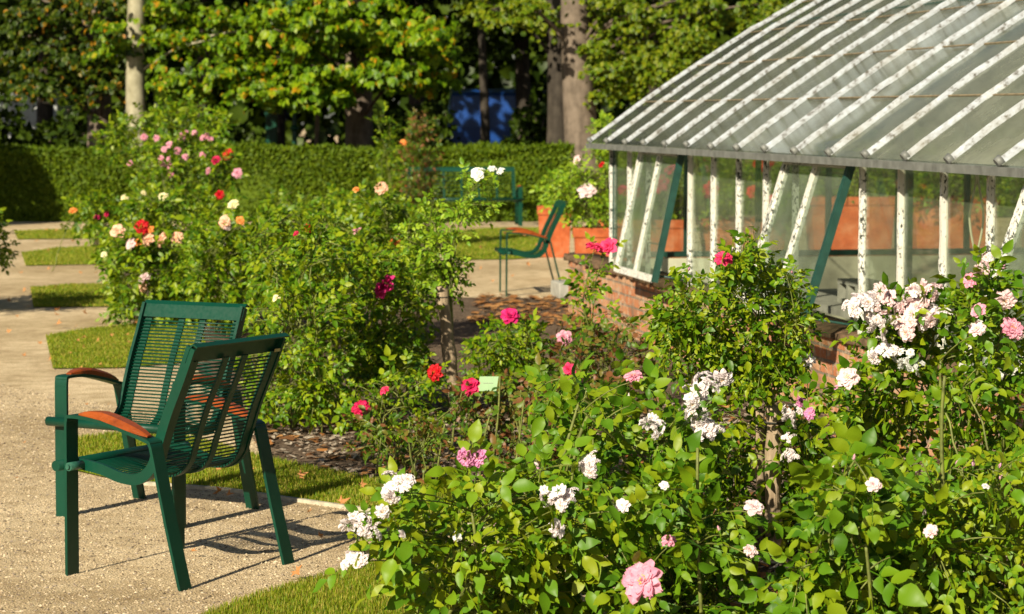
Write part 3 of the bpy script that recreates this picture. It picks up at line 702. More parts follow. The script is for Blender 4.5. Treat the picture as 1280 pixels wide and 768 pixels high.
def glass(name, tint, dirt, dirtcol, rough=.03, gl=1.0, scale=6):
    k = NT(name); o = k.obj(); tr = k.n('ShaderNodeBsdfTransparent'); tr.inputs[0].default_value = (*tint, 1)
    gs = k.n('ShaderNodeBsdfGlossy'); gs.inputs['Roughness'].default_value = rough; gs.inputs[0].default_value = (.95, 1, .98, 1)
    fr = k.n('ShaderNodeLayerWeight'); fr.inputs[0].default_value = .5; pw = k.n('ShaderNodeMath', operation='POWER'); k.l(fr.outputs['Facing'], pw.inputs[0]); pw.inputs[1].default_value = 4.5; fm = k.n('ShaderNodeMath', operation='MULTIPLY_ADD', use_clamp=True); k.l(pw.outputs[0], fm.inputs[0]); fm.inputs[1].default_value = gl; fm.inputs[2].default_value = .025
    df = k.n('ShaderNodeBsdfDiffuse'); nz = k.noise(scale, 5, .65, o); r = k.ramp(nz.outputs[0], [(.3, tuple(c * .75 for c in dirtcol)), (.7, dirtcol)]); k.l(r.outputs[0], df.inputs[0])
    nz2 = k.noise(scale * .5, 4, .6, o); dm = k.ramp(nz2.outputs[0], [(.3, (dirt * .6,) * 3), (.7, (min(1, dirt * 1.4),) * 3)])
    tl = k.n('ShaderNodeBsdfTranslucent'); k.l(r.outputs[0], tl.inputs[0]); dd = k.n('ShaderNodeMixShader'); dd.inputs[0].default_value = .4; k.l(df.outputs[0], dd.inputs[1]); k.l(tl.outputs[0], dd.inputs[2]); df = dd
    m1 = k.n('ShaderNodeMixShader'); k.l(dm.outputs[0], m1.inputs[0]); k.l(tr.outputs[0], m1.inputs[1]); k.l(df.outputs[0], m1.inputs[2])
    m2 = k.n('ShaderNodeMixShader'); k.l(fm.outputs[0], m2.inputs[0]); k.l(m1.outputs[0], m2.inputs[1]); k.l(gs.outputs[0], m2.inputs[2])
    return k.done(m2.outputs[0])
M['glass'] = glass('old window glass', (.94, .97, .93), .15, (.36, .40, .30), gl=.5)
M['glass_sash'] = glass('dusty sash glass', (.90, .95, .90), .26, (.36, .41, .33), .08, gl=.5)
M['glass_roof'] = glass('dirty roof glass', (.86, .90, .82), .50, (.33, .345, .27), .16, .6, 5)

GW, GL_, ZW, ZE, SPB = 6.6, 12.3, .5, 1.47, .615
gh = empty('greenhouse', GO, GA); tag(gh, 'old greenhouse with curved white ribbed roof and propped windows on a brick wall', 'greenhouse')
mb = MB(); mb.box((0, -GL_, 0), (.23, 1.45, ZW - .05)); mb.build('brick_wall', M['brick_y'], gh)
# coping with an uneven mossy edge
n = 180; ys = np.linspace(-GL_ - .02, 1.47, n); V = []
for i, y in enumerate(ys):
    j = .012 * rng.normal(); k_ = .008 * rng.normal(); V += [(-.025 + j, y, ZW - .05), (-.03 + j, y, ZW - .015 + k_), (.05, y, ZW + .004), (.245, y, ZW), (.245, y, ZW - .05)]
F = [(i * 5 + j, i * 5 + j + 1, i * 5 + 6 + j, i * 5 + 5 + j) for i in range(n - 1) for j in range(4)]
mb = MB(); mb.add(V, F, 0, True); mb.build('coping', M['coping'], gh)
mb = MB(); mb.box((.235, -.2, 0), (GW - .235, 0, .56)); mb.build('end_wall', M['brick_x'], gh)
mb = MB(); mb.box((.25, -.206, .0), (GW - .25, -.2003, .555)); mb.build('whitewash', M['white_block'], gh)
mb = MB(); mb.box((GW - .23, -GL_, 0), (GW, 0, ZW)); mb.build('rear_wall', M['brick_y'], gh)
mb = MB(); mb.box((.235, -GL_, .003), (GW - .235, -.21, .03)); mb.build('floor', M['concrete'], gh)
roofz = lambda w: ZE + .745 * w - .058 * w * w
WR = GW / 2 + .1
# mullions and panes
NB = int(GL_ / SPB)
sash_k = (2, 8, 14)
for k in range(NB + 1):
    if any(k == s + 1 for s in sash_k): continue
    y = -.04 - SPB * k
    mb = MB(); nz_ = 9; zz = np.linspace(ZW, ZE - .02, nz_)
    mb.bar([(.04 + .001 * rng.normal(), y + .0015 * rng.normal(), z) for z in zz], (1, 0, 0), (0, 1, 0), .034, .027); mb.build('mullion', M['chipped'], gh)
for k in range(NB):
    if any(k in (s, s + 1) for s in sash_k): continue
    y0, y1 = -.04 - SPB * (k + 1) + .024, -.04 - SPB * k - .024
    mb = MB(); mb.box((.045, y0, ZW + .005), (.049, y1, ZE - .025)); mb.build('side_pane', M['glass'], gh)
mb = MB(); mb.box((.0, -GL_, ZE - .02), (.11, 0, ZE + .02)); mb.box((-.095, -GL_, ZE - .050), (-.002, .1, ZE - .034)); mb.build('eave_plate_shade_board', M['frame_green'], gh)  # second box is a soffit board added to shade the mullion tops
# sashes hinged at the top, propped outwards
for s_k, ang in zip(sash_k, (12, 17, 20)):
    a = R(ang); y0 = -.04 - SPB * s_k; L = .93
    def slp(s, o=0): return (-.012 - math.sin(a) * s - math.cos(a) * o, ZE - .03 - math.cos(a) * s + math.sin(a) * o)
    nrm = np.array([-math.cos(a), 0, math.sin(a)])
    rail = MB()
    for t_, m_, w_ in ((0.0, 0, .05), (-SPB, 0, .034), (-2 * SPB + .03, 1, .045)):
        y = y0 + t_ + (.0 if t_ else -.025)
        A, B = slp(0), slp(L); rail.bar([(A[0], y, A[1]), (B[0], y, B[1])], nrm, (0, 1, 0), .04, w_, m_)
    for ss, w_ in ((.02, .04), (L - .02, .05)):
        A = slp(ss); rail.bar([(A[0], y0 - .051, A[1]), (A[0], y0 - 2 * SPB + .053, A[1])], nrm, unit(np.array([-math.sin(a), 0, -math.cos(a)])), .039, w_, 0)
    so = rail.build('vent_sash', [M['chipped'], M['frame_green']], gh)
    for t_ in (0, 1):
        pm = MB(); ya, yb = y0 - SPB * t_ - (.051 if t_ == 0 else .018), y0 - SPB * (t_ + 1) + (.018 if t_ == 0 else .053)
        A, B, = slp(.041), slp(L - .046); pm.bar([(A[0], (ya + yb) / 2, A[1]), (B[0], (ya + yb) / 2, B[1])], nrm, (0, 1, 0), .004, abs(ya - yb)); pm.build('pane', M['glass_sash'], so)
    lt = MB(); A = slp(L * .72, -.02); lt.tube([(A[0], y0 - SPB - .12, A[1]), (A[0] + .12, y0 - SPB - .12, A[1] - .02)], .006, 6); lt.tube([(A[0] - .01, y0 - SPB - .12, A[1]), (A[0] - .01, y0 - SPB - .12, A[1] - .07)], .006, 6); lt.build('latch', M['frame_green'], so)
    st = MB(); A = slp(L - .05, -.03); st.tube([(A[0], y0 - 2 * SPB + .06, A[1]), (.15, y0 - 2 * SPB + .06, ZW + .02)], .007, 6); st.build('stay_rod', M['frame_green'], so)
# roof
ws = np.linspace(0, WR, 26)
def slope(wsub, mirror=False):
    x = wsub - .1; x = GW - x if mirror else x; return x, roofz(wsub)
for mir in (False, True):
    V = []; 
    for w in ws:
        x, z = slope(w, mir); V += [(x, -GL_, z), (x, .15, z), (x, .15, z - .008), (x, -GL_, z - .008)]
    F = [(i * 4 + j, i * 4 + 4 + j, i * 4 + 4 + (j + 1) % 4, i * 4 + (j + 1) % 4) for i in range(len(ws) - 1) for j in range(4)]
    mb = MB(); mb.add(V, F, 0, True); mb.build('roof_glazing', M['glass_roof'], gh)
    ends = [(.13 - SPB * k) for k in range(NB + 1)]
    for y in ends:
        mb = MB(); P = []; nn = 34; jog = rng.normal(size=12) * .007
        for w in np.linspace(-.005, WR - .02, nn):
            x, z = slope(w, mir); P.append((x, y + jog[int(max(w, 0) / .433)] + .006 * math.sin(w * 5 + y * 7) + .003 * rng.normal(), z + .018 + .0025 * rng.normal() + .007 * (((w / .433) % 1) < .12)))
        P = np.array(P); tgt = unit(np.gradient(P, axis=0)); nr = unit(np.cross(tgt, np.array([0, 1.0, 0])) * (1 if not mir else -1))
        # ridge-shaped cap: two sloped faces
        w_ = .0225 * (1 + .1 * rng.normal(size=nn)); LT_ = np.array([0, 1.0, 0])
        V = np.stack([P - nr * .017 - LT_ * w_[:, None], P - LT_ * w_[:, None] * .9 - nr * .001, P + nr * .014, P + LT_ * w_[:, None] * .9 - nr * .001, P - nr * .017 + LT_ * w_[:, None]], 1).reshape(-1, 3)
        F = [(i * 5 + j, i * 5 + j + 1, i * 5 + 6 + j, i * 5 + 5 + j) for i in range(nn - 1) for j in range(4)]
        mb.add(V, F, 0, False); mb.f.append((np.array([[0, 1, 2, 3, 4]]), 0, False)); mb.tube([P[0] - tgt[0] * .012, P[0] + tgt[0] * .02], [.024, .028], 8, 1); mb.build('roof_bar', [M['flash'], M['gutter']], gh)
    for q in range(1, 8):
        w = .433 * q + .01
        x, z = slope(w, mir); x2, z2 = slope(w + .02, mir); d = unit(np.array([x2 - x, 0, z2 - z])); nr = np.array([-d[2], 0, d[0]]) * (1 if not mir else -1)
        for k in range(NB):
            mb = MB(); ya, yb = .13 - SPB * k - .034, .13 - SPB * (k + 1) + .034
            mb.bar([(x + nr[0] * .005 + .004 * rng.normal(), ya, z + nr[2] * .005), (x + nr[0] * .005 + .004 * rng.normal(), yb, z + nr[2] * .005)], d, nr, .010, .006)
            if k == 0: J_ = mb
            else:
                for v, (f, m_, s_) in zip(mb.v, mb.f[:1]): pass
                b0 = J_.n; J_.add(mb.v[0], mb.f[0][0], 0)
        J_.build('lap_joint', M['lap'], gh)
    mb = MB(); x, z = slope(0, mir); sgn = -1 if not mir else 1
    mb.bar([(x + sgn * .004, -GL_, z - .028), (x + sgn * .004, .17, z - .028)], (0, 0, 1), (1, 0, 0), .040, .045); mb.build('eave', M['gutter'], gh)
mb = MB(); mb.tube([(GW / 2, -GL_, roofz(WR) + .03), (GW / 2, .17, roofz(WR) + .03)], .07, 8); mb.build('ridge_cap', M['gutter'], gh)
# end gable: bars and glass
xs = np.linspace(.06, GW - .06, 12)
gz = lambda x: roofz(min(x + .1, GW - x + .1)) - .03
for x in xs:
    mb = MB(); mb.bar([(x, -.06, .56), (x, -.06, gz(x))], (0, 1, 0), (1, 0, 0), .06, .035); mb.build('gable_bar', M['frame_green'], gh)
for x0, x1 in zip(xs[:-1], xs[1:]):
    mb = MB(); mb.add([(x0 + .02, -.05, .57), (x1 - .02, -.05, .57), (x1 - .02, -.05, gz(x1 - .02)), (x0 + .02, -.05, gz(x0 + .02)), (x0 + .02, -.046, .57), (x1 - .02, -.046, .57), (x1 - .02, -.046, gz(x1 - .02)), (x0 + .02, -.046, gz(x0 + .02))], [(0, 1, 2, 3), (7, 6, 5, 4), (0, 4, 5, 1), (1, 5, 6, 2), (2, 6, 7, 3), (3, 7, 4, 0)]); mb.build('gable_pane', M['glass'], gh)
mb = MB(); mb.box((.1, -.13, .562), (GW - .1, -.02, .60)); mb.build('sill', M['frame_green'], gh)
# rear side
mb = MB(); mb.box((GW - .05, -GL_, ZW + .01), (GW - .046, 0, ZE)); mb.build('side_pane', M['glass'], gh)
for k in range(NB + 1):
    mb = MB(); mb.bar([(GW - .09, -.04 - SPB * k, ZW), (GW - .09, -.04 - SPB * k, ZE)], (1, 0, 0), (0, 1, 0), .06, .04); mb.build('mullion', M['frame_green'], gh)
for (x, y) in ((1.35, -3.2), (1.35, -6.35), (1.35, -9.5), (4.9, -3.2), (4.9, -6.35), (4.9, -9.5)):
    mb = MB(); mb.box((x - .04, y - .05, .03), (x + .04, y + .05, roofz(1.45) - .03)); mb.build('inner_post', M['frame_green'], gh)
for x in (1.35, 4.9):
    mb = MB(); mb.box((x - .03, -GL_, roofz(1.45) - .08), (x + .03, -.1, roofz(1.45) - .012)); mb.build('purlin', M['frame_green'], gh)
# inside: bench with blocks, hanging cord
def loc2w(p): return np.array([GO[0] + p[0] * math.cos(GA) - p[1] * math.sin(GA), GO[1] + p[0] * math.sin(GA) + p[1] * math.cos(GA), p[2]])
sb = empty('plant_bench', loc2w((1.05, -3.5, .03)), GA); tag(sb, 'low grey staging bench inside the greenhouse behind the propped window', 'bench')
mb = MB(); mb.box((-.35, -1.4, .36), (.55, 1.4, .41)); mb.build('bench_top', M['concrete'], sb)
for x, y in ((-.3, -1.3), (.5, -1.3), (-.3, 1.3), (.5, 1.3)):
    mb = MB(); mb.box((x - .03, y - .03, 0), (x + .03, y + .03, .36)); mb.build('leg', M['frame_green'], sb)
for i, (y, lb) in enumerate(((-.55, 'grey hollow concrete block on the staging bench, nearer to the camera'), (.0, 'grey hollow concrete block on the staging bench, farther from the camera'))):
    w = loc2w((.95, -3.5 + y, .441)); o = empty('concrete_block', w, GA); tag(o, lb, 'concrete block', 'hollow blocks on the bench')
    mb = MB(); x0, x1, h = -.1, .1, .16
    for ya, yb in ((-.2, -.165), (-.018, .018), (.165, .2)): mb.box((x0, ya, 0), (x1, yb, h))
    for ya, yb in ((-.165, -.018), (.018, .165)): mb.box((x0, ya, 0), (x1, yb, .03)); mb.box((x0, ya, h - .03), (x1, yb, h))
    mb.build('block', M['concrete'], o)
    mb = MB(); mb.box((.03, -.164, .031), (.06, .164, h - .031)); mb.build('hollow_shade', M['dark_inside'], o)  # dark plate inside the hollows, painting in their shade
A = loc2w((.18, -7.5, 0)); th = np.linspace(0, 1, 40); mb = MB()
mb.tube([(A[0] + .035 * math.sin(t * 6.283) * min(1, abs(math.sin(t * math.pi)) * 1.3), A[1], 1.0 + .44 * (abs(2 * t - 1) ** 1.0)) for t in th], .006, 6)
tag(mb.build('hanging_cord', plain('cream cord', (.6, .56, .42), .8, .2, .1)), 'loop of cream cord hanging inside the greenhouse window', 'cord')

# ------------------------------------------------------------------ terracotta planters
def planter(label, c, L, W, H, rz=0.0):
    o = empty('terracotta_planter', c, rz); tag(o, label, 'planter', 'terracotta planters')
    mb = MB(); t = .035; k = .86
    def ring(s, z, inset=0): return [(-L / 2 * s + inset, -W / 2 * s + inset, z), (L / 2 * s - inset, -W / 2 * s + inset, z), (L / 2 * s - inset, W / 2 * s - inset, z), (-L / 2 * s + inset, W / 2 * s - inset, z)]
    rs = [ring(k, 0), ring(.955, H - .10), ring(1.02, H - .095), ring(1.03, H), ring(1.03, H, t), ring(.95, H - .06, t)]
    mb.add([q for r_ in rs for q in r_], [(i * 4 + j, i * 4 + (j + 1) % 4, i * 4 + 4 + (j + 1) % 4, i * 4 + 4 + j) for i in range(5) for j in range(4)]); mb.f.append((np.array([[3, 2, 1, 0]]), 0, False))
    ob = mb.build('pot', M['terracotta'], o); bm_ = ob.modifiers.new('b', 'BEVEL'); bm_.width = .012; bm_.segments = 2
    mb = MB(); g_ = 8; xs_ = np.linspace(-L / 2 * .95 + t, L / 2 * .95 - t, g_); ys_ = np.linspace(-W / 2 * .95 + t, W / 2 * .95 - t, 4)
    V = [(x, y, H - .055 + .015 * rng.normal()) for x in xs_ for y in ys_]; mb.add(V, [(i * 4 + j, i * 4 + 4 + j, i * 4 + 5 + j, i * 4 + 1 + j) for i in range(g_ - 1) for j in range(3)], 0, True); mb.build('soil', M['soil'], o)
    return o
planter('small terracotta planter behind the side-on green chair, left of the larger one', gnd(693, 321) * [1, 1, 0] + [0, 0, .0], .40, .42, .60)
pB = gnd(748, 352); planter('terracotta planter at the corner of the greenhouse, right of the side-on green chair', (pB[0], pB[1] + .25, 0), .50, .46, .54)
PL = []
for i, px in enumerate((800, 930, 1060, 1190, 1320)):
    a = at(px, 300, 27.4); lab = ['leftmost terracotta box planter seen through the far end of the greenhouse', 'terracotta box planter second from the left behind the greenhouse glass', 'terracotta box planter in the middle of the row behind the greenhouse glass', 'terracotta box planter second from the right behind the greenhouse glass', 'rightmost terracotta box planter behind the greenhouse glass'][i]
    planter(lab, (a[0] + .05 * rng.normal(), 27.4 + .3 * (i % 2) , 0), 1.0, .55, .76 if i > 1 else .50, .06 * rng.normal())
b_ = gnd(701, 374); o = MB(); o.box((-.075, -.2, 0), (.075, .2, .15)); ob = o.build('stone_block', M['concrete']); ob.location = (b_[0] + .02, b_[1] + .2, 0); ob.rotation_euler = (0, 0, GA)
md = ob.modifiers.new('b', 'BEVEL'); md.width = .015; md.segments = 2
tag(ob, 'small grey stone block on the ground at the greenhouse corner', 'stone block')
# ------------------------------------------------------------------ hedge
def hedge(label, x0, x1, y0, y1, h, dens):
    o = empty('clipped_hedge', ((x0 + x1) / 2, y0, 0)); tag(o, label, 'hedge'); off = ((x0 + x1) / 2, y0, 0)
    mb = MB(); mb.box((x0 + .06, y0 + .07, 0), (x1 - .06, y1 - .07, h - .07)); lm = mb
    n1 = int((x1 - x0) * h * dens); n2 = int((x1 - x0) * (y1 - y0) * dens)
    und = lambda x, z: .04 * np.sin(x * 1.3 + z * 2) + .03 * np.sin(x * 3.7 - z * 4)
    xf = x0 + (x1 - x0) * rng.random(n1); zf = h * rng.random(n1); Pf = np.stack([xf, y0 + und(xf, zf) + .10 * rng.random(n1) ** 2, zf], 1)
    xt = x0 + (x1 - x0) * rng.random(n2); yt = y0 + (y1 - y0) * rng.random(n2); Pt = np.stack([xt, yt, h + und(xt, yt) - .08 * rng.random(n2) ** 2 + .05 * (rng.random(n2) > .93)], 1)
    nb = n1 // 4; Pb = Pf[:nb].copy(); Pb[:, 1] = y1 - .05 * rng.random(nb)
    P = np.concatenate([Pf, Pt, Pb]); N = np.concatenate([np.tile([0, -1, .45], (n1, 1)), np.tile([0, -.2, 1.0], (n2, 1)), np.tile([0, 1, .4], (nb, 1))]) + .6 * rng.normal(size=P.shape)
    D = np.array([0, -.25, .7]) + .7 * rng.normal(size=P.shape)
    add_leaflets(lm, P, D, N, .038 + .035 * rng.random(len(P)), False, 0)
    lm.build('foliage', M['leaf_hedge'], o, off)
    t = MB()
    for i in range(14):
        x = x0 + (x1 - x0) * (i + .5) / 14; t.tube([(x, y0 + .35, 0), (x + .03, y0 + .36, h * .5), (x, y0 + .36, h * .9)], [.03, .025, .012], 5)
    t.build('stems', M['cane_old'], o, off)
hx = at(716, 200, 38)[0]
hedge('long clipped dark green hedge running behind the rose garden', -12.0, hx, 37.7, 38.7, 1.12, 2700)
hx2 = at(748, 200, 40.5)[0]
hedge('clipped hedge glimpsed behind the greenhouse beyond the grey tree trunk', hx2, 13.0, 39.6, 40.6, 1.35, 1300)

# ------------------------------------------------------------------ trees
def crown(mb, c, rx, rz, nclump, per, leaf, zlo, seed_boxes=(), tier=.55):
    """clumps of drooping palmate leaves in flat tiers, with gaps between the tiers"""
    cl = []
    while len(cl) < nclump:
        q = rng.normal(size=3); q /= np.linalg.norm(q); q *= (.45 + .55 * rng.random()) ; p = np.array(c) + q * [rx, rx, rz]
        if p[2] > zlo: cl.append(p)
    cl += [np.array(s) for s in seed_boxes]
    for p in cl:
        big = p[2] > 5.2; m = per // 3 if big else per; lf = leaf * (2.1 if big else 1.0)
        rr = tier * (.4 + 1.0 * rng.random()) * (1.9 if big else 1); a = rng.random(m) * 6.28; q = np.sqrt(rng.random(m)); tilt = .3 * rng.normal(size=2)
        x, y = rr * q * np.cos(a), rr * q * np.sin(a); z = -.35 * rr * q ** 2 + x * tilt[0] * .5 + y * tilt[1] * .5 + .14 * rr * rng.normal(size=m)
        P = p + np.stack([x, y, z], 1); od = np.stack([np.cos(a), np.sin(a), np.zeros(m)], 1); L = lf * (.6 + .7 * rng.random(m))
        ax = unit(od * .7 + np.array([-.1, -.3, -.45]) + .45 * rng.normal(size=(m, 3))); N = unit(od * .4 + np.array([-.2, -.4, .8]) + .35 * rng.normal(size=(m, 3)))
        N = unit(N - (N * ax).sum(1, keepdims=True) * ax); B = np.cross(N, ax)
        for f, s in (((0, 1.0), ) if big else ((-1.15, .68), (-.55, .9), (0, 1.0), (.55, .9), (1.15, .68))):
            d = ax * math.cos(f) + B * math.sin(f) - np.array([0, 0, .25]); add_leaflets(mb, P, d, N + .2 * rng.normal(size=(m, 3)), L * s, False, 0, 1.15 if not big else 1.6, .3)
    return np.array(cl)
def tree(label, px, Y, r, bark, leafm, c_dx, zc, rx, rz, nclump, per, leaf, zlo, h=8.0, lean=0.0, name='broadleaf_tree', dy=0.0, seeds=(), group='trees beyond the hedge', tier=.55, limbs=12):
    b = at(px, 200, Y); base = np.array([b[0], Y, 0]); o = empty(name, base); tag(o, label, 'tree', group)
    t = MB(); n = 16; zz = np.linspace(-.1, h, n); P = np.stack([base[0] + lean * zz + .05 * np.sin(zz * .9 + px), Y + .04 * np.cos(zz + px), zz], 1)
    rad = r * (1.28 * np.exp(-zz * 2.2) * .35 + 1.0 - .06 * zz); t.tube(P, np.maximum(rad, .04), 14)
    lm = MB(); sd = [at(*s) for s in seeds]; cl = crown(lm, (base[0] + c_dx, Y + dy, zc), rx, rz, nclump, per, leaf, zlo, sd, tier)
    lb = t
    for p in cl[rng.permutation(len(cl))[:limbs]].tolist() + cl[len(cl) - len(sd):][:min(8, limbs)].tolist():
        z0 = max(1.6, min(h - .5, p[2] - .3 - .5 * rng.random())); k = np.interp(z0, zz, np.arange(n)); s = P[int(k)]
        Q = bez(s, (s + p) / 2 + [0, 0, .4], np.array(p), 8); lb.tube(Q, np.linspace(r * .16, .012, 8), 6)
    t.build('trunk', M[bark], o, base)
    lm.build('crown', M[leafm], o, base); return o
sd = lambda pts, Y, j=.8: [(x, y, Y + j * (rng.random() * 2 - 1)) for x, y in pts]
def fill(x0, x1, y0, y1, n, Y, j=.9): return [(x0 + (x1 - x0) * rng.random(), y0 + (y1 - y0) * rng.random(), Y + j * (2 * rng.random() - 1)) for _ in range(n)]
tree('pale smooth trunked tree at the left rising straight out of the top of the picture', 172, 41, .19, 'bark_pale', 'leaf_chestnut', 1.0, 6.5, 3.2, 3.2, 40, 42, .11, 4.0, lean=.012, h=9,
     seeds=fill(195, 320, -5, 70, 20, 40.8) + fill(195, 330, 75, 128, 20, 40) + fill(120, 165, 20, 80, 5, 41), tier=.42, limbs=1)
tree('dark trunked tree at the far left with orange tinged leaves', 130, 43.5, .24, 'bark', 'leaf_autumn', -1.5, 6.8, 4.0, 4.0, 60, 42, .11, 3.8, lean=-.03,
     seeds=fill(0, 160, -5, 60, 26, 42) + fill(0, 130, 60, 100, 14, 42) + fill(0, 140, 95, 125, 7, 41.5), tier=.5)
tree('chestnut tree in the middle with yellow green drooping leaves and a sunlit grey trunk', 446, 43, .27, 'bark', 'leaf_chestnut', -.6, 6.8, 3.6, 3.6, 60, 42, .15, 4.0,
     seeds=fill(320, 540, -5, 60, 34, 41, 1.4) + fill(310, 500, 60, 122, 22, 40.8, 1.0) + fill(490, 550, 10, 100, 12, 41) + fill(330, 430, 85, 122, 10, 40.2), tier=.48)
tree('thick grey trunked tree beside the end of the greenhouse with leaves reaching over its roof', 731, 39.6, .30, 'bark', 'leaf_green_tree', 2.0, 6.6, 4.0, 3.8, 60, 70, .085, 4.0, lean=-.035,
     seeds=fill(735, 1010, -10, 30, 26, 39.5) + fill(735, 900, 30, 85, 26, 39) + fill(740, 830, 85, 120, 8, 38.8) + fill(620, 690, -5, 25, 5, 38.5), tier=.42)
tree('dark trunked tree standing just left of the thick grey trunk', 697, 44, .22, 'bark_shaded', 'leaf_green_tree', 1.0, 8.0, 3.5, 4.0, 50, 50, .12, 4.4, lean=-.02, seeds=fill(560, 720, -10, 15, 6, 44))
tree('slim dark trunked tree standing in front of the blue van', 604, 48, .10, 'bark_shaded', 'leaf_dark', 0, 7.5, 3.5, 4, 50, 40, .16, 3.6)
tree('slender sapling with a thin pale stem behind the hedge', 395, 42.5, .045, 'bark', 'leaf_chestnut', 0, 4.5, .9, .9, 10, 30, .11, 3.6, h=5, limbs=4)
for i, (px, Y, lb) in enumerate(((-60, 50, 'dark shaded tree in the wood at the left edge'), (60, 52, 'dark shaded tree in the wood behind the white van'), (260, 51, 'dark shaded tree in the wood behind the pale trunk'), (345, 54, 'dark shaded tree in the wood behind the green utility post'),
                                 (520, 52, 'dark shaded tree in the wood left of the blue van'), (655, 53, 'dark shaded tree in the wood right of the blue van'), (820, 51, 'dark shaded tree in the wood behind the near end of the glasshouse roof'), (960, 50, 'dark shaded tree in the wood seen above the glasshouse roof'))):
    tree(lb, px, Y, .2, 'bark_shaded', 'leaf_dark', 0, 7.2, 4.6, 4.6, 100, 50, .16, 2.8, h=10, tier=.9, limbs=8)
# far wood that closes the view
wb = MB(); nW = 60000; P = np.stack([-34 + 68 * rng.random(nW), 66 + 8 * rng.random(nW), 16 * rng.random(nW) ** 1.1], 1)
P = P[~((P[:, 2] < 2.6) & (rng.random(nW) < .2))]
add_leaflets(wb, P, rng.normal(size=P.shape) + [0, 0, -.4], np.array([0, -1, .3]) + .6 * rng.normal(size=P.shape), .32 + .3 * rng.random(len(P)), False, 0, 1.7)
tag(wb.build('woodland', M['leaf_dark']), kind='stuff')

# ------------------------------------------------------------------ things behind the hedge
def car(label, name, cat, cx, Y, L, H, W, mat, van, rz=0):
    o = empty(name, (cx, Y, 0), rz); tag(o, label, cat)
    prof = ([(-.5, .22), (.5, .22), (.5, .62), (.485, .95), (.40, 1.0), (-.26, 1.0), (-.40, .62), (-.495, .52)] if van else [(-.5, .25), (.5, .25), (.5, .62), (.47, .68), (.36, 1.0), (-.12, 1.0), (-.24, .68), (-.48, .58)])
    pts = np.array([(x * L, z * H) for x, z in prof]); mb = MB(); n = len(pts)
    V = [(x, -W / 2 + (.08 if z > .7 * H else 0), z) for x, z in pts] + [(x, W / 2 - (.08 if z > .7 * H else 0), z) for x, z in pts]
    mb.add(V, [(i, (i + 1) % n, n + (i + 1) % n, n + i) for i in range(n)]); mb.f.append((np.array([list(range(n))[::-1]]), 0, False)); mb.f.append((np.array([list(range(n, 2 * n))]), 0, False))
    b = mb.build('body', mat, o); md = b.modifiers.new('b', 'BEVEL'); md.width = .06; md.segments = 3
    gm_ = plain('car glass', (.03, .04, .05), .08, .6, .1)
    wins = [(-.30, -.16, .62, .90), (-.13, .02, .62, .90)] if van else [(-.17, .06, .70, .94), (.09, .33, .70, .94)]
    for a, b_, z0, z1 in wins:
        w = MB(); w.add([(a * L, -W / 2 - .004, z0 * H), (b_ * L, -W / 2 - .004, z0 * H), (b_ * L * (.98), -W / 2 + .075, z1 * H), ((a + .05) * L, -W / 2 + .075, z1 * H)], [(0, 1, 2, 3)]); w.build('window', gm_, o)
    for x in (-.31, .32):
        for y in (-1, 1):
            w = MB(); w.tube([(x * L, y * (W / 2 - .09), .31), (x * L, y * (W / 2 + .012), .31)], .31, 20); wo = w.build('wheel', M['dark_inside'], o)
            w = MB(); w.tube([(x * L, y * (W / 2 + .011), .31), (x * L, y * (W / 2 + .02), .31)], .17, 16); w.build('rim', M['gutter'], wo)
    return o
c = at(612, 150, 55)[0]; car('blue van glimpsed through the dark trunks beyond the hedge', 'parked_van', 'van', c - .1, 55, 4.2, 2.25, 1.75, plain('blue car paint', (.008, .05, .23), .3, .6, .05), True, R(-88))
c = at(45, 150, 54)[0]; car('white van glimpsed through the leaves at the far left beyond the hedge', 'parked_van', 'van', c - .1, 54, 4.2, 2.15, 1.75, plain('white car paint', (.55, .57, .56), .35, .5, .08), True, R(-86))
lp = at(368, 160, 40.8); o = empty('lamp_post', (lp[0], 40.8, 0)); tag(o, 'slim green lamp post with a collar behind the hedge', 'lamp post')
mb = MB(); mb.tube([(0, 0, 0), (0, 0, .7), (0, 0, 1.5), (0, 0, 3.4)], [.07, .055, .04, .035], 10); mb.build('post', M['green'], o)
mb = MB(); mb.tube([(0, 0, 1.40), (0, 0, 1.43), (0, 0, 1.47), (0, 0, 1.50)], [.045, .075, .075, .045], 12); mb.build('collar', M['green'], o)
mb = MB(); mb.tube([(0, 0, 3.4), (0, 0, 3.5), (0, 0, 3.9), (0, 0, 4.0), (0, 0, 4.15)], [.06, .12, .2, .22, .03], 8); mb.build('lantern', M['frame_green'], o)
ub = at(339, 160, 43); o = empty('utility_post', (ub[0], 43, 0)); tag(o, 'square dark green metal cabinet post behind the hedge, left of the lamp post', 'cabinet')
mb = MB(); mb.box((-.09, -.1, 0), (.10, .1, 1.68)); ob = mb.build('body', M['green'], o); mb = MB(); mb.box((-.11, -.12, 1.682), (.12, .12, 1.72)); mb.build('lid', M['green'], o)
mb = MB(); mb.box((-.06, -.105, .4), (.07, -.101, 1.5)); mb.build('door', M['green'], o)

# unseen bush added left of the view to throw shadow on the hedge
yb_ = empty('evergreen_bush', (-9.5, 35.0, 0)); tag(yb_, 'unseen evergreen bush added past the left edge to shade the hedge', 'bush')
lm = MB(); nB = 5000; q_ = unit(rng.normal(size=(nB, 3))) * (.7 + .3 * rng.random((nB, 1))); P = np.array([-9.5, 35.0, 1.5]) + q_ * [.75, .75, 1.5]
add_leaflets(lm, P, q_ + [0, 0, .8] + .5 * rng.normal(size=P.shape), q_ + .5 * rng.normal(size=P.shape), .10 + .06 * rng.random(nB), False, 0); lm.build('foliage', M['leaf_hedge'], yb_, (-9.5, 35.0, 0))
mb = MB(); mb.tube([(0, 0, 0), (0, 0, .8), (0, 0, 2)], [.07, .06, .02], 8); mb.build('trunk', M['bark'], yb_)

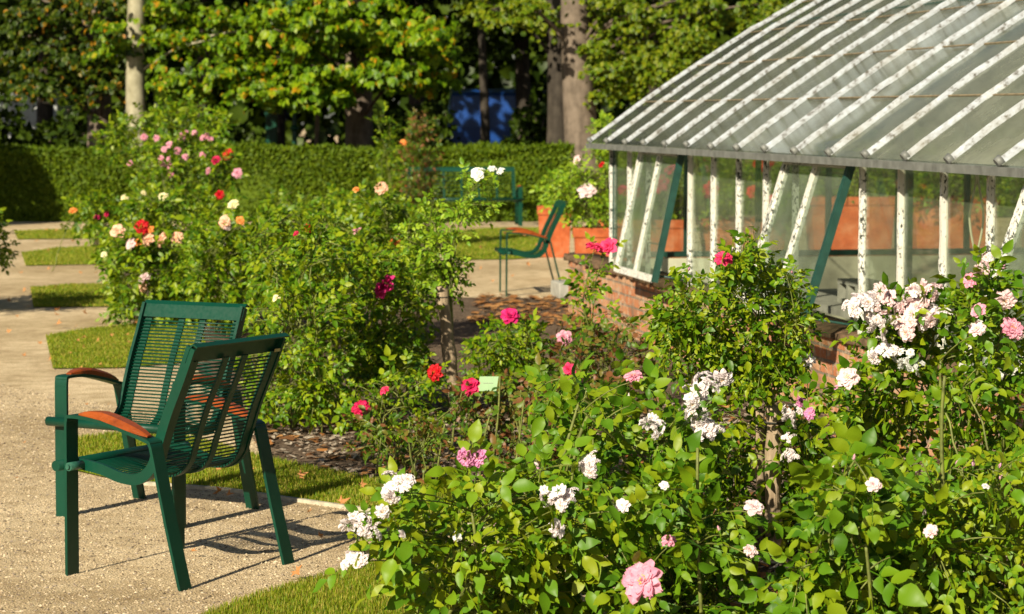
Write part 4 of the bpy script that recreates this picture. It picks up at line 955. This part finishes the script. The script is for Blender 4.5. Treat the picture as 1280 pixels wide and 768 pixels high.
# dark shrubs of the wood floor, seen over the hedge
def shrub(label, px, Y, w, h):
    b = at(px, 180, Y); base = np.array([b[0], Y, 0]); o = empty('woodland_shrub', base); tag(o, label, 'shrub', 'dark shrubs under the trees')
    lm = MB(); n = int(500 * w * h); q = unit(rng.normal(size=(n, 3))) * (.55 + .45 * rng.random((n, 1))); bumpy = 1 + .25 * np.sin(q[:, :1] * 7 + px) * np.cos(q[:, 2:] * 6)
    P = base + np.array([0, 0, h * .5]) + q * bumpy * [w, w * .7, h * .5]; P = P[P[:, 2] > .05]
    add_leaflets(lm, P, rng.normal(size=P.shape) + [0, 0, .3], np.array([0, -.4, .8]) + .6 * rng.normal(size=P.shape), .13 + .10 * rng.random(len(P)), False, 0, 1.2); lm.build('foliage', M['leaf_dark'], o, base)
    t = MB()
    for k in range(5): t.tube(bez(base + [.06 * k - .12, 0, 0], base + [.1 * k - .2, 0, h * .5], base + [(k - 2) * w * .3, 0, h * .85], 6), np.linspace(.03, .01, 6), 5)
    t.build('stems', M['bark'], o, base)
for px, Y, w, h, lb in ((-25, 49, .9, 2.3, 'dark shrub at the left edge in front of the white van'), (20, 50, .8, 1.55, 'low dark shrub below the left half of the white van'), (75, 49.5, .9, 1.6, 'low dark shrub below the right half of the white van'), (112, 48, .7, 2.1, 'dark shrub just left of the dark trunked tree'),
                        (250, 47, .9, 1.7, 'dark shrub behind the leafy climber on the pale trunk'), (305, 50, .8, 1.5, 'dark shrub left of the green utility post'), (480, 49, .8, 1.9, 'dark shrub right of the sunlit chestnut trunk'), (535, 48, .6, 2.0, 'dark shrub just left of the blue van'), (660, 50, .55, 1.9, 'dark shrub just right of the blue van')):
    shrub(lb, px, Y, w, h)
# ------------------------------------------------------------------ roses
def head_stem(px, ytop, Y, pb=None, n=8):
    a = at(px, ytop, Y); b = np.array([a[0] if pb is None else pb, Y + .02, 0]); P = np.linspace(b, a, n); P[1:-1, :2] += .01 * rng.normal(size=(n - 2, 2)); return P
# standard rose with white bloom, centre
stm = head_stem(562, 345, 13.6); 
rose('standard rose with lime green leaves and a white bloom, tied to a leaning stake', [(498, 330), (512, 275), (530, 240), (560, 222), (600, 212), (618, 226), (622, 262), (596, 285), (586, 320), (578, 372), (545, 380), (520, 370)], 13.6, .22, 105, .034, 'leaf_lime', True,
     [(597, 217, 15, 'white'), (615, 211, 10, 'white'), (625, 214, 8, 'white')], stem=stm, canes=9, cane_r=.005, name='standard_rose', cat='standard rose', shoot_len=.22)
stake('leaning round wooden stake holding the standard rose with the white bloom', 552, 358, 430, 13.45, .036, lean=.10)
# standard rose at the greenhouse wall
stm = head_stem(958, 470, 9.1)
rose('dense round headed standard rose with one hot pink bloom, before the greenhouse windows', [(815, 400), (840, 340), (870, 335), (885, 350), (905, 325), (925, 300), (940, 280), (955, 310), (985, 325), (1005, 355), (1018, 400), (1010, 460), (975, 490), (930, 500), (880, 490), (830, 460)], 9.1, .30, 250, .033, 'leaf_rich', True,
     [(904, 323, 17, 'hotpink')], stem=stm, canes=14, cane_r=.005, name='standard_rose', cat='standard rose', shoot_len=.22, spacing=.72)
stake('thick weathered wooden stake under the dense round rose head, right of the thinner one', 968, 508, 650, 9.0, .033)
stake('thin grey wooden stake under the dense round rose head, left of the thicker one', 951, 514, 640, 9.05, .016)
# out-of-frame standard at the left edge
rose('standard rose at the left edge, only a sprig of it in view', [(-150, 345), (-130, 270), (-60, 240), (-5, 268), (14, 292), (12, 318), (-20, 345), (-70, 355)], 20.9, .35, 190, .05, 'leaf_far', False, stem=head_stem(-60, 330, 20.9), canes=8, name='standard_rose', cat='standard rose')

FB = 'rose bushes in the near bed'
rose('large leaved rose bush with blush clusters at its left and a mauve bloom on top', [(462, 655), (490, 625), (520, 605), (590, 600), (690, 585), (740, 610), (765, 690), (760, 800), (530, 800), (500, 740), (475, 690)], 7.6, .5, 150, .055, 'leaf_yellow', True,
     [(582, 573, 19, 'mauve'), (598, 572, 17, 'mauve'), (495, 610, 36, 'blush_c'), (448, 655, 34, 'blush_c'), (464, 664, 28, 'blush_c'), (447, 696, 36, 'blush_c'), (478, 640, 15, 'blush'), (503, 668, 9, 'blush'), (571, 671, 9, 'white'), (697, 661, 18, 'blush'), (690, 618, 34, 'blush_c'), (708, 626, 34, 'blush_c'), (741, 583, 34, 'blush_c'), (778, 632, 15, 'blush')],
     canes=9, group=FB, shoot_len=.26, wid=1.05, spread=.16, extra_canes=[((600, 590), 760, 640), ((560, 620), 770, 690)])
rose('rose bush at the bottom of the picture with one large pink bloom', [(755, 670), (800, 600), (860, 590), (895, 640), (930, 710), (950, 800), (750, 800)], 7.5, .5, 140, .053, 'leaf_big', True,
     [(803, 727, 42, 'pink', .8), (836, 676, 13, 'pink'), (942, 634, 17, 'palepink'), (938, 688, 14, 'palepink'), (830, 607, 9, 'blush')], canes=8, group=FB, shoot_len=.26, spread=.15, extra_canes=[((878, 872), 790, 560)])
rose('tall lax rose bush with blush white clusters and big leaves, left of the stakes', [(650, 490), (690, 470), (745, 480), (800, 485), (850, 515), (880, 525), (885, 580), (870, 650), (840, 670), (770, 650), (700, 550)], 8.1, .4, 80, .054, 'leaf_big', True,
     [(886, 484, 42, 'blush_c'), (866, 498, 30, 'blush_c'), (872, 520, 32, 'blush_c'), (884, 541, 34, 'blush_c'), (815, 533, 34, 'blush_c'), (792, 470, 15, 'pink')], canes=8, group=FB, shoot_len=.3, extra_canes=[((735, 715), 520, 610), ((700, 725), 590, 500)])
rose('vigorous rose bush with the biggest drooping leaflets, in front and right of the old stake', [(1010, 690), (1022, 620), (1036, 590), (1075, 570), (1108, 595), (1125, 650), (1130, 800), (955, 800), (968, 730)], 7.2, .5, 120, .060, 'leaf_big', True,
     [(1092, 606, 14, 'palepink')], canes=8, group=FB, shoot_len=.26, wid=1.18, spread=.15, extra_canes=[((1090, 1082), 770, 680)], down=.3)
rose('yellow green rose bush in the lower right corner with a small pale bloom', [(1120, 620), (1150, 575), (1215, 585), (1290, 550), (1310, 800), (1110, 800)], 7.4, .5, 175, .048, 'leaf_yellow', True,
     [(1163, 664, 14, 'palepink'), (1232, 608, 8, 'blush')], canes=9, group=FB, shoot_len=.24, spread=.2, extra_canes=[((1180, 1181), 620, 470), ((1172, 1174), 730, 640)])
rose('rose bush with big pale pink trusses before the greenhouse window', [(1045, 450), (1075, 400), (1110, 385), (1165, 370), (1185, 430), (1165, 500), (1150, 560), (1060, 560), (1030, 500)], 8.3, .25, 95, .042, 'leaf_rich', True,
     [(1080, 382, 46, 'blush_c'), (1104, 376, 40, 'palepink_c'), (1098, 405, 40, 'blush_c'), (1102, 441, 34, 'blush_c'), (1130, 448, 30, 'white_c'), (1142, 460, 28, 'white_c'), (1145, 398, 48, 'palepink_c'), (1165, 400, 42, 'blush_c'), (1158, 366, 34, 'palepink_c'), (1143, 368, 26, 'blush_c'), (1060, 472, 20, 'palepink'), (1050, 488, 22, 'mauve', -.2), (1012, 517, 12, 'mauve', -.2), (1125, 385, 13, 'palepink')], canes=8, group=FB, shoot_len=.2)
rose('tall rose bush at the right edge with pink blooms before the glass', [(1170, 470), (1190, 380), (1215, 330), (1250, 330), (1295, 400), (1300, 600), (1200, 600), (1175, 540)], 8.0, .3, 120, .044, 'leaf_big', True,
     [(1222, 388, 18, 'pink'), (1221, 411, 16, 'palepink'), (1256, 375, 20, 'palepink'), (1266, 410, 20, 'pink'), (1228, 336, 22, 'palepink_c'), (1212, 350, 14, 'pink'), (1233, 322, 12, 'palepink'), (1272, 418, 12, 'palepink')], canes=9, group=FB, shoot_len=.2, spread=.16, extra_canes=[((1178, 1176), 560, 450)])
rose('dark leaved low rose bush in the shade below the round rose head', [(835, 500), (900, 490), (945, 520), (1040, 510), (1150, 520), (1160, 640), (1000, 660), (850, 650)], 9.3, .35, 150, .044, 'leaf_rich', True,
     [(1060, 478, 24, 'palepink_c'), (988, 518, 28, 'blush_c'), (1002, 503, 12, 'mauve'), (987, 546, 18, 'blush_c'), (986, 572, 20, 'blush_c'), (1010, 450, 14, 'blush')], canes=9, group=FB)

RB = 'rose bushes in the long bed'
rose('low rose bush with crimson blooms and bare yellow stems behind the near chair', [(428, 500), (450, 470), (500, 450), (560, 460), (570, 510), (545, 560), (440, 575)], 11.9, .35, 75, .038, 'leaf_rich', True,
     [(451, 510, 18, 'crimson'), (480, 488, 11, 'hotpink'), (543, 466, 18, 'red')], canes=8, cane_r=.005, group=RB, extra_canes=[((465, 478), 590, 500)])
rose('low rose bush with a dark magenta bloom beside the pale green plant tag', [(560, 500), (580, 480), (640, 470), (660, 520), (640, 570), (560, 575)], 11.5, .3, 42, .042, 'leaf_red', True,
     [(588, 483, 19, 'crimson')], canes=9, cane_r=.0055, group=RB, extra_canes=[((565, 575), 560, 500), ((590, 596), 565, 505), ((615, 625), 580, 470), ((650, 652), 570, 480)])
rose('sparse rose bush with reddish leaves and yellow canes below the brick wall corner', [(650, 500), (680, 450), (740, 440), (790, 480), (780, 560), (740, 590), (660, 580)], 11.0, .35, 50, .044, 'leaf_red', True,
     [(711, 462, 12, 'hotpink')], canes=9, cane_r=.0055, group=RB, extra_canes=[((712, 735), 590, 480), ((680, 690), 585, 480), ((745, 760), 590, 490)])
rose('rose bush with a magenta bloom and leafy shoots in front of the side-on green chair', [(585, 440), (600, 405), (650, 400), (690, 420), (710, 460), (640, 480), (590, 480)], 13.3, .4, 100, .040, 'leaf_rich', True,
     [(637, 395, 20, 'magenta')], canes=8, group=RB)
rose('rose bush with a dusty pink bloom against the corner of the brick wall', [(690, 430), (720, 395), (800, 400), (840, 440), (830, 490), (700, 490)], 12.6, .35, 70, .042, 'leaf_red', True,
     [(705, 422, 16, 'pink')], canes=8, group=RB)
rose('upright single stemmed rose with a pair of hot pink blooms at the greenhouse corner', [(708, 400), (722, 345), (745, 320), (765, 345), (770, 400), (730, 430)], 13.2, .12, 20, .044, 'leaf_rich', True,
     [(743, 308, 17, 'hotpink'), (760, 308, 18, 'hotpink')], canes=4, cane_r=.007, group=RB, spread=.05)
rose('big leafy rose bush beside the far chair, left of the magenta bloom', [(318, 555), (300, 450), (312, 350), (350, 290), (410, 280), (450, 320), (450, 430), (430, 540), (370, 570)], 12.9, .5, 250, .041, 'leaf_rich', True,
     [(346, 372, 9, 'cream'), (386, 287, 10, 'red'), (370, 292, 7, 'crimson')], canes=12, group=RB)
rose('rose bush with one large magenta bloom in the middle of the long bed', [(430, 400), (440, 340), (480, 310), (520, 330), (532, 380), (532, 450), (500, 470), (430, 470)], 13.6, .45, 200, .042, 'leaf_rich', True,
     [(480, 358, 24, 'magenta')], canes=9, group=RB)
rose('rose bush with a peach and an orange bloom behind the standard rose', [(420, 330), (440, 270), (470, 235), (510, 250), (545, 290), (540, 340), (440, 350)], 18.0, .5, 160, .05, 'leaf_far', False,
     [(477, 235, 14, 'peach'), (493, 303, 13, 'orange'), (445, 288, 11, 'pink'), (445, 237, 8, 'orange')], canes=8, group=RB)
rose('loose rose bush in the middle distance with one small red bloom', [(300, 340), (310, 270), (350, 255), (410, 255), (450, 290), (440, 350), (350, 380)], 17.0, .6, 190, .05, 'leaf_far', False,
     [(300, 276, 9, 'orange')], canes=9, group=RB)
rose('rose bush at the far left of the bed covered with peach blooms and one red', [(136, 395), (130, 320), (140, 280), (190, 285), (235, 300), (250, 360), (250, 400), (190, 410)], 19.4, .6, 240, .054, 'leaf_far', False,
     [(147, 289, 16, 'peach'), (184, 300, 15, 'peach'), (202, 300, 16, 'peach'), (221, 298, 15, 'peach'), (163, 305, 12, 'palepink'), (172, 303, 9, 'orange'), (178, 284, 16, 'red'), (188, 287, 9, 'orange'), (181, 347, 14, 'palepink'), (178, 358, 12, 'peach'), (130, 318, 7, 'cream')], canes=10, group=RB)
rose('rose bush with cream and peach blooms behind the back of the far chair', [(230, 390), (228, 320), (245, 270), (290, 262), (320, 290), (330, 370), (300, 400)], 18.4, .6, 200, .052, 'leaf_far', False,
     [(281, 277, 14, 'peach'), (284, 283, 9, 'palepink'), (299, 276, 9, 'orange'), (291, 255, 11, 'cream'), (281, 306, 6, 'palepink')], canes=9, group=RB)
rose('rose bush with pale yellow blooms farther along the bed', [(140, 300), (150, 255), (190, 235), (240, 240), (290, 240), (300, 290), (200, 310)], 22.5, .7, 170, .058, 'leaf_far', False,
     [(204, 246, 12, 'cream'), (191, 258, 10, 'cream'), (156, 247, 8, 'cream'), (180, 241, 6, 'cream'), (275, 244, 11, 'red')], canes=9, group=RB)
rose('tall rose bush with many small pink blooms in front of the hedge', [(160, 260), (175, 190), (210, 165), (260, 165), (285, 190), (290, 250), (230, 270)], 26.5, .7, 120, .06, 'leaf_far', False,
     [(x, y, 7, 'pink') for x, y in ((196, 173), (211, 181), (228, 170), (226, 174), (232, 165), (253, 172), (258, 170), (263, 174), (205, 187), (201, 198), (211, 199), (213, 209), (213, 218), (232, 196), (254, 193), (203, 205), (163, 204), (180, 172), (243, 166), (222, 189), (260, 214))] + [(270, 200, 11, 'crimson'), (284, 193, 12, 'red'), (297, 217, 10, 'pink')], canes=10, group=RB, name='climbing_rose', cat='rose')
rose('leafy climber smothering the foot of the pale tree trunk', [(110, 185), (140, 150), (185, 130), (230, 120), (275, 130), (285, 165), (240, 185), (150, 195)], 30, .7, 120, .07, 'leaf_far', False, canes=10, group=RB, name='climbing_rose', cat='rose')
rose('rose bush with small orange and magenta blooms at the far left of the bed', [(85, 275), (95, 250), (130, 240), (155, 262), (150, 300), (110, 295)], 26, .6, 80, .06, 'leaf_far', False,
     [(91, 263, 8, 'orange'), (121, 271, 8, 'magenta'), (133, 268, 6, 'crimson')], canes=7, group=RB)
rose('slender climbing rose on a pillar before the hedge, left of the green bench', [(462, 290), (465, 210), (470, 150), (485, 135), (495, 180), (500, 280)], 30, .3, 65, .06, 'leaf_far', False, canes=5, group=RB, name='climbing_rose', cat='rose')
rose('brownish climbing rose hiding the left half of the green bench', [(492, 270), (500, 190), (515, 140), (535, 130), (548, 190), (560, 270)], 31, .3, 120, .055, 'leaf_red', False, [(504, 178, 7, 'orange')], canes=5, group=RB, name='climbing_rose', cat='rose')
rose('low rose bush in front of the clipped hedge near the bench', [(310, 280), (330, 240), (400, 235), (460, 250), (470, 290), (380, 300)], 26, .6, 90, .06, 'leaf_far', False, canes=8, group=RB)
zB = pB + np.array([0, .25, .5])
rose('pale pink rose bush growing in the terracotta planter at the greenhouse corner', [(672, 250), (685, 215), (720, 200), (755, 205), (770, 250), (765, 285), (720, 280)], zB[1], .3, 120, .05, 'leaf_lime', False,
     [(733, 238, 18, 'palepink'), (721, 200, 10, 'palepink'), (752, 206, 8, 'red')], base=zB, canes=9, spread=.06)
for i, (px, cl, lb) in enumerate(((800, 'crimson', 'rose with crimson blooms in the leftmost planter behind the glass'), (930, 'red', 'rose with red blooms in the second planter from the left behind the glass'), (1060, 'red', 'leafy rose in the middle planter behind the glass'), (1190, 'red', 'leafy rose in the second planter from the right behind the glass'), (1320, 'red', 'leafy rose in the rightmost planter behind the glass'))):
    a = at(px, 300, 27.4)
    fls = {0: [(780, 238, 15, cl, .6), (794, 242, 12, cl, .6), (826, 230, 20, cl, .6), (838, 212, 14, cl, .6)], 1: [(888, 238, 15, cl, .6), (955, 200, 22, cl, .6), (940, 240, 13, cl, .6), (966, 250, 12, cl, .6)]}.get(i, [])
    rose(lb, [(px - 62, 272 if i < 2 else 250), (px - 55, 215), (px - 20, 190), (px + 30, 185), (px + 60, 215), (px + 64, 290 if i < 2 else 250)], 27.4, .3, 100, .06, 'leaf_far', False, fls, base=np.array([a[0], 27.4, .7]), canes=9, spread=.2, group='roses in the planters behind the greenhouse')
rose('leafy creeper against the thick grey trunk above the planter', [(735, 190), (742, 150), (760, 140), (770, 185), (760, 200)], 33, .3, 40, .06, 'leaf_lime', False, canes=4, name='climbing_plant', cat='plant')

rose('unseen standard rose added beyond the left edge to shade the grass', [(-260, 250), (-235, 190), (-175, 165), (-120, 190), (-105, 240), (-140, 275), (-220, 280)], 19.4, .35, 170, .055, 'leaf_far', False, stem=head_stem(-180, 250, 19.4), canes=8, name='standard_rose', cat='standard rose')  # extra rose out of view, added only for its shadow on the lawn

rose('scraggly low rose bush with thin yellow canes on the open mulch below the plant tag', [(590, 560), (620, 500), (690, 490), (740, 530), (730, 600), (620, 605)], 10.6, .35, 34, .038, 'leaf_red', True, canes=12, cane_r=.0045, group=RB, extra_canes=[((600, 612), 606, 520), ((640, 655), 610, 500), ((672, 660), 612, 515), ((705, 722), 610, 505), ((735, 728), 608, 520)])
rose('thin straggling rose bush on the mulch in front of the low crimson rose', [(430, 560), (450, 520), (500, 505), (560, 520), (580, 580), (480, 590)], 11.0, .3, 30, .036, 'leaf_red', True, canes=10, cane_r=.0045, group=RB, extra_canes=[((470, 480), 592, 520), ((520, 512), 598, 525), ((545, 556), 600, 530)])
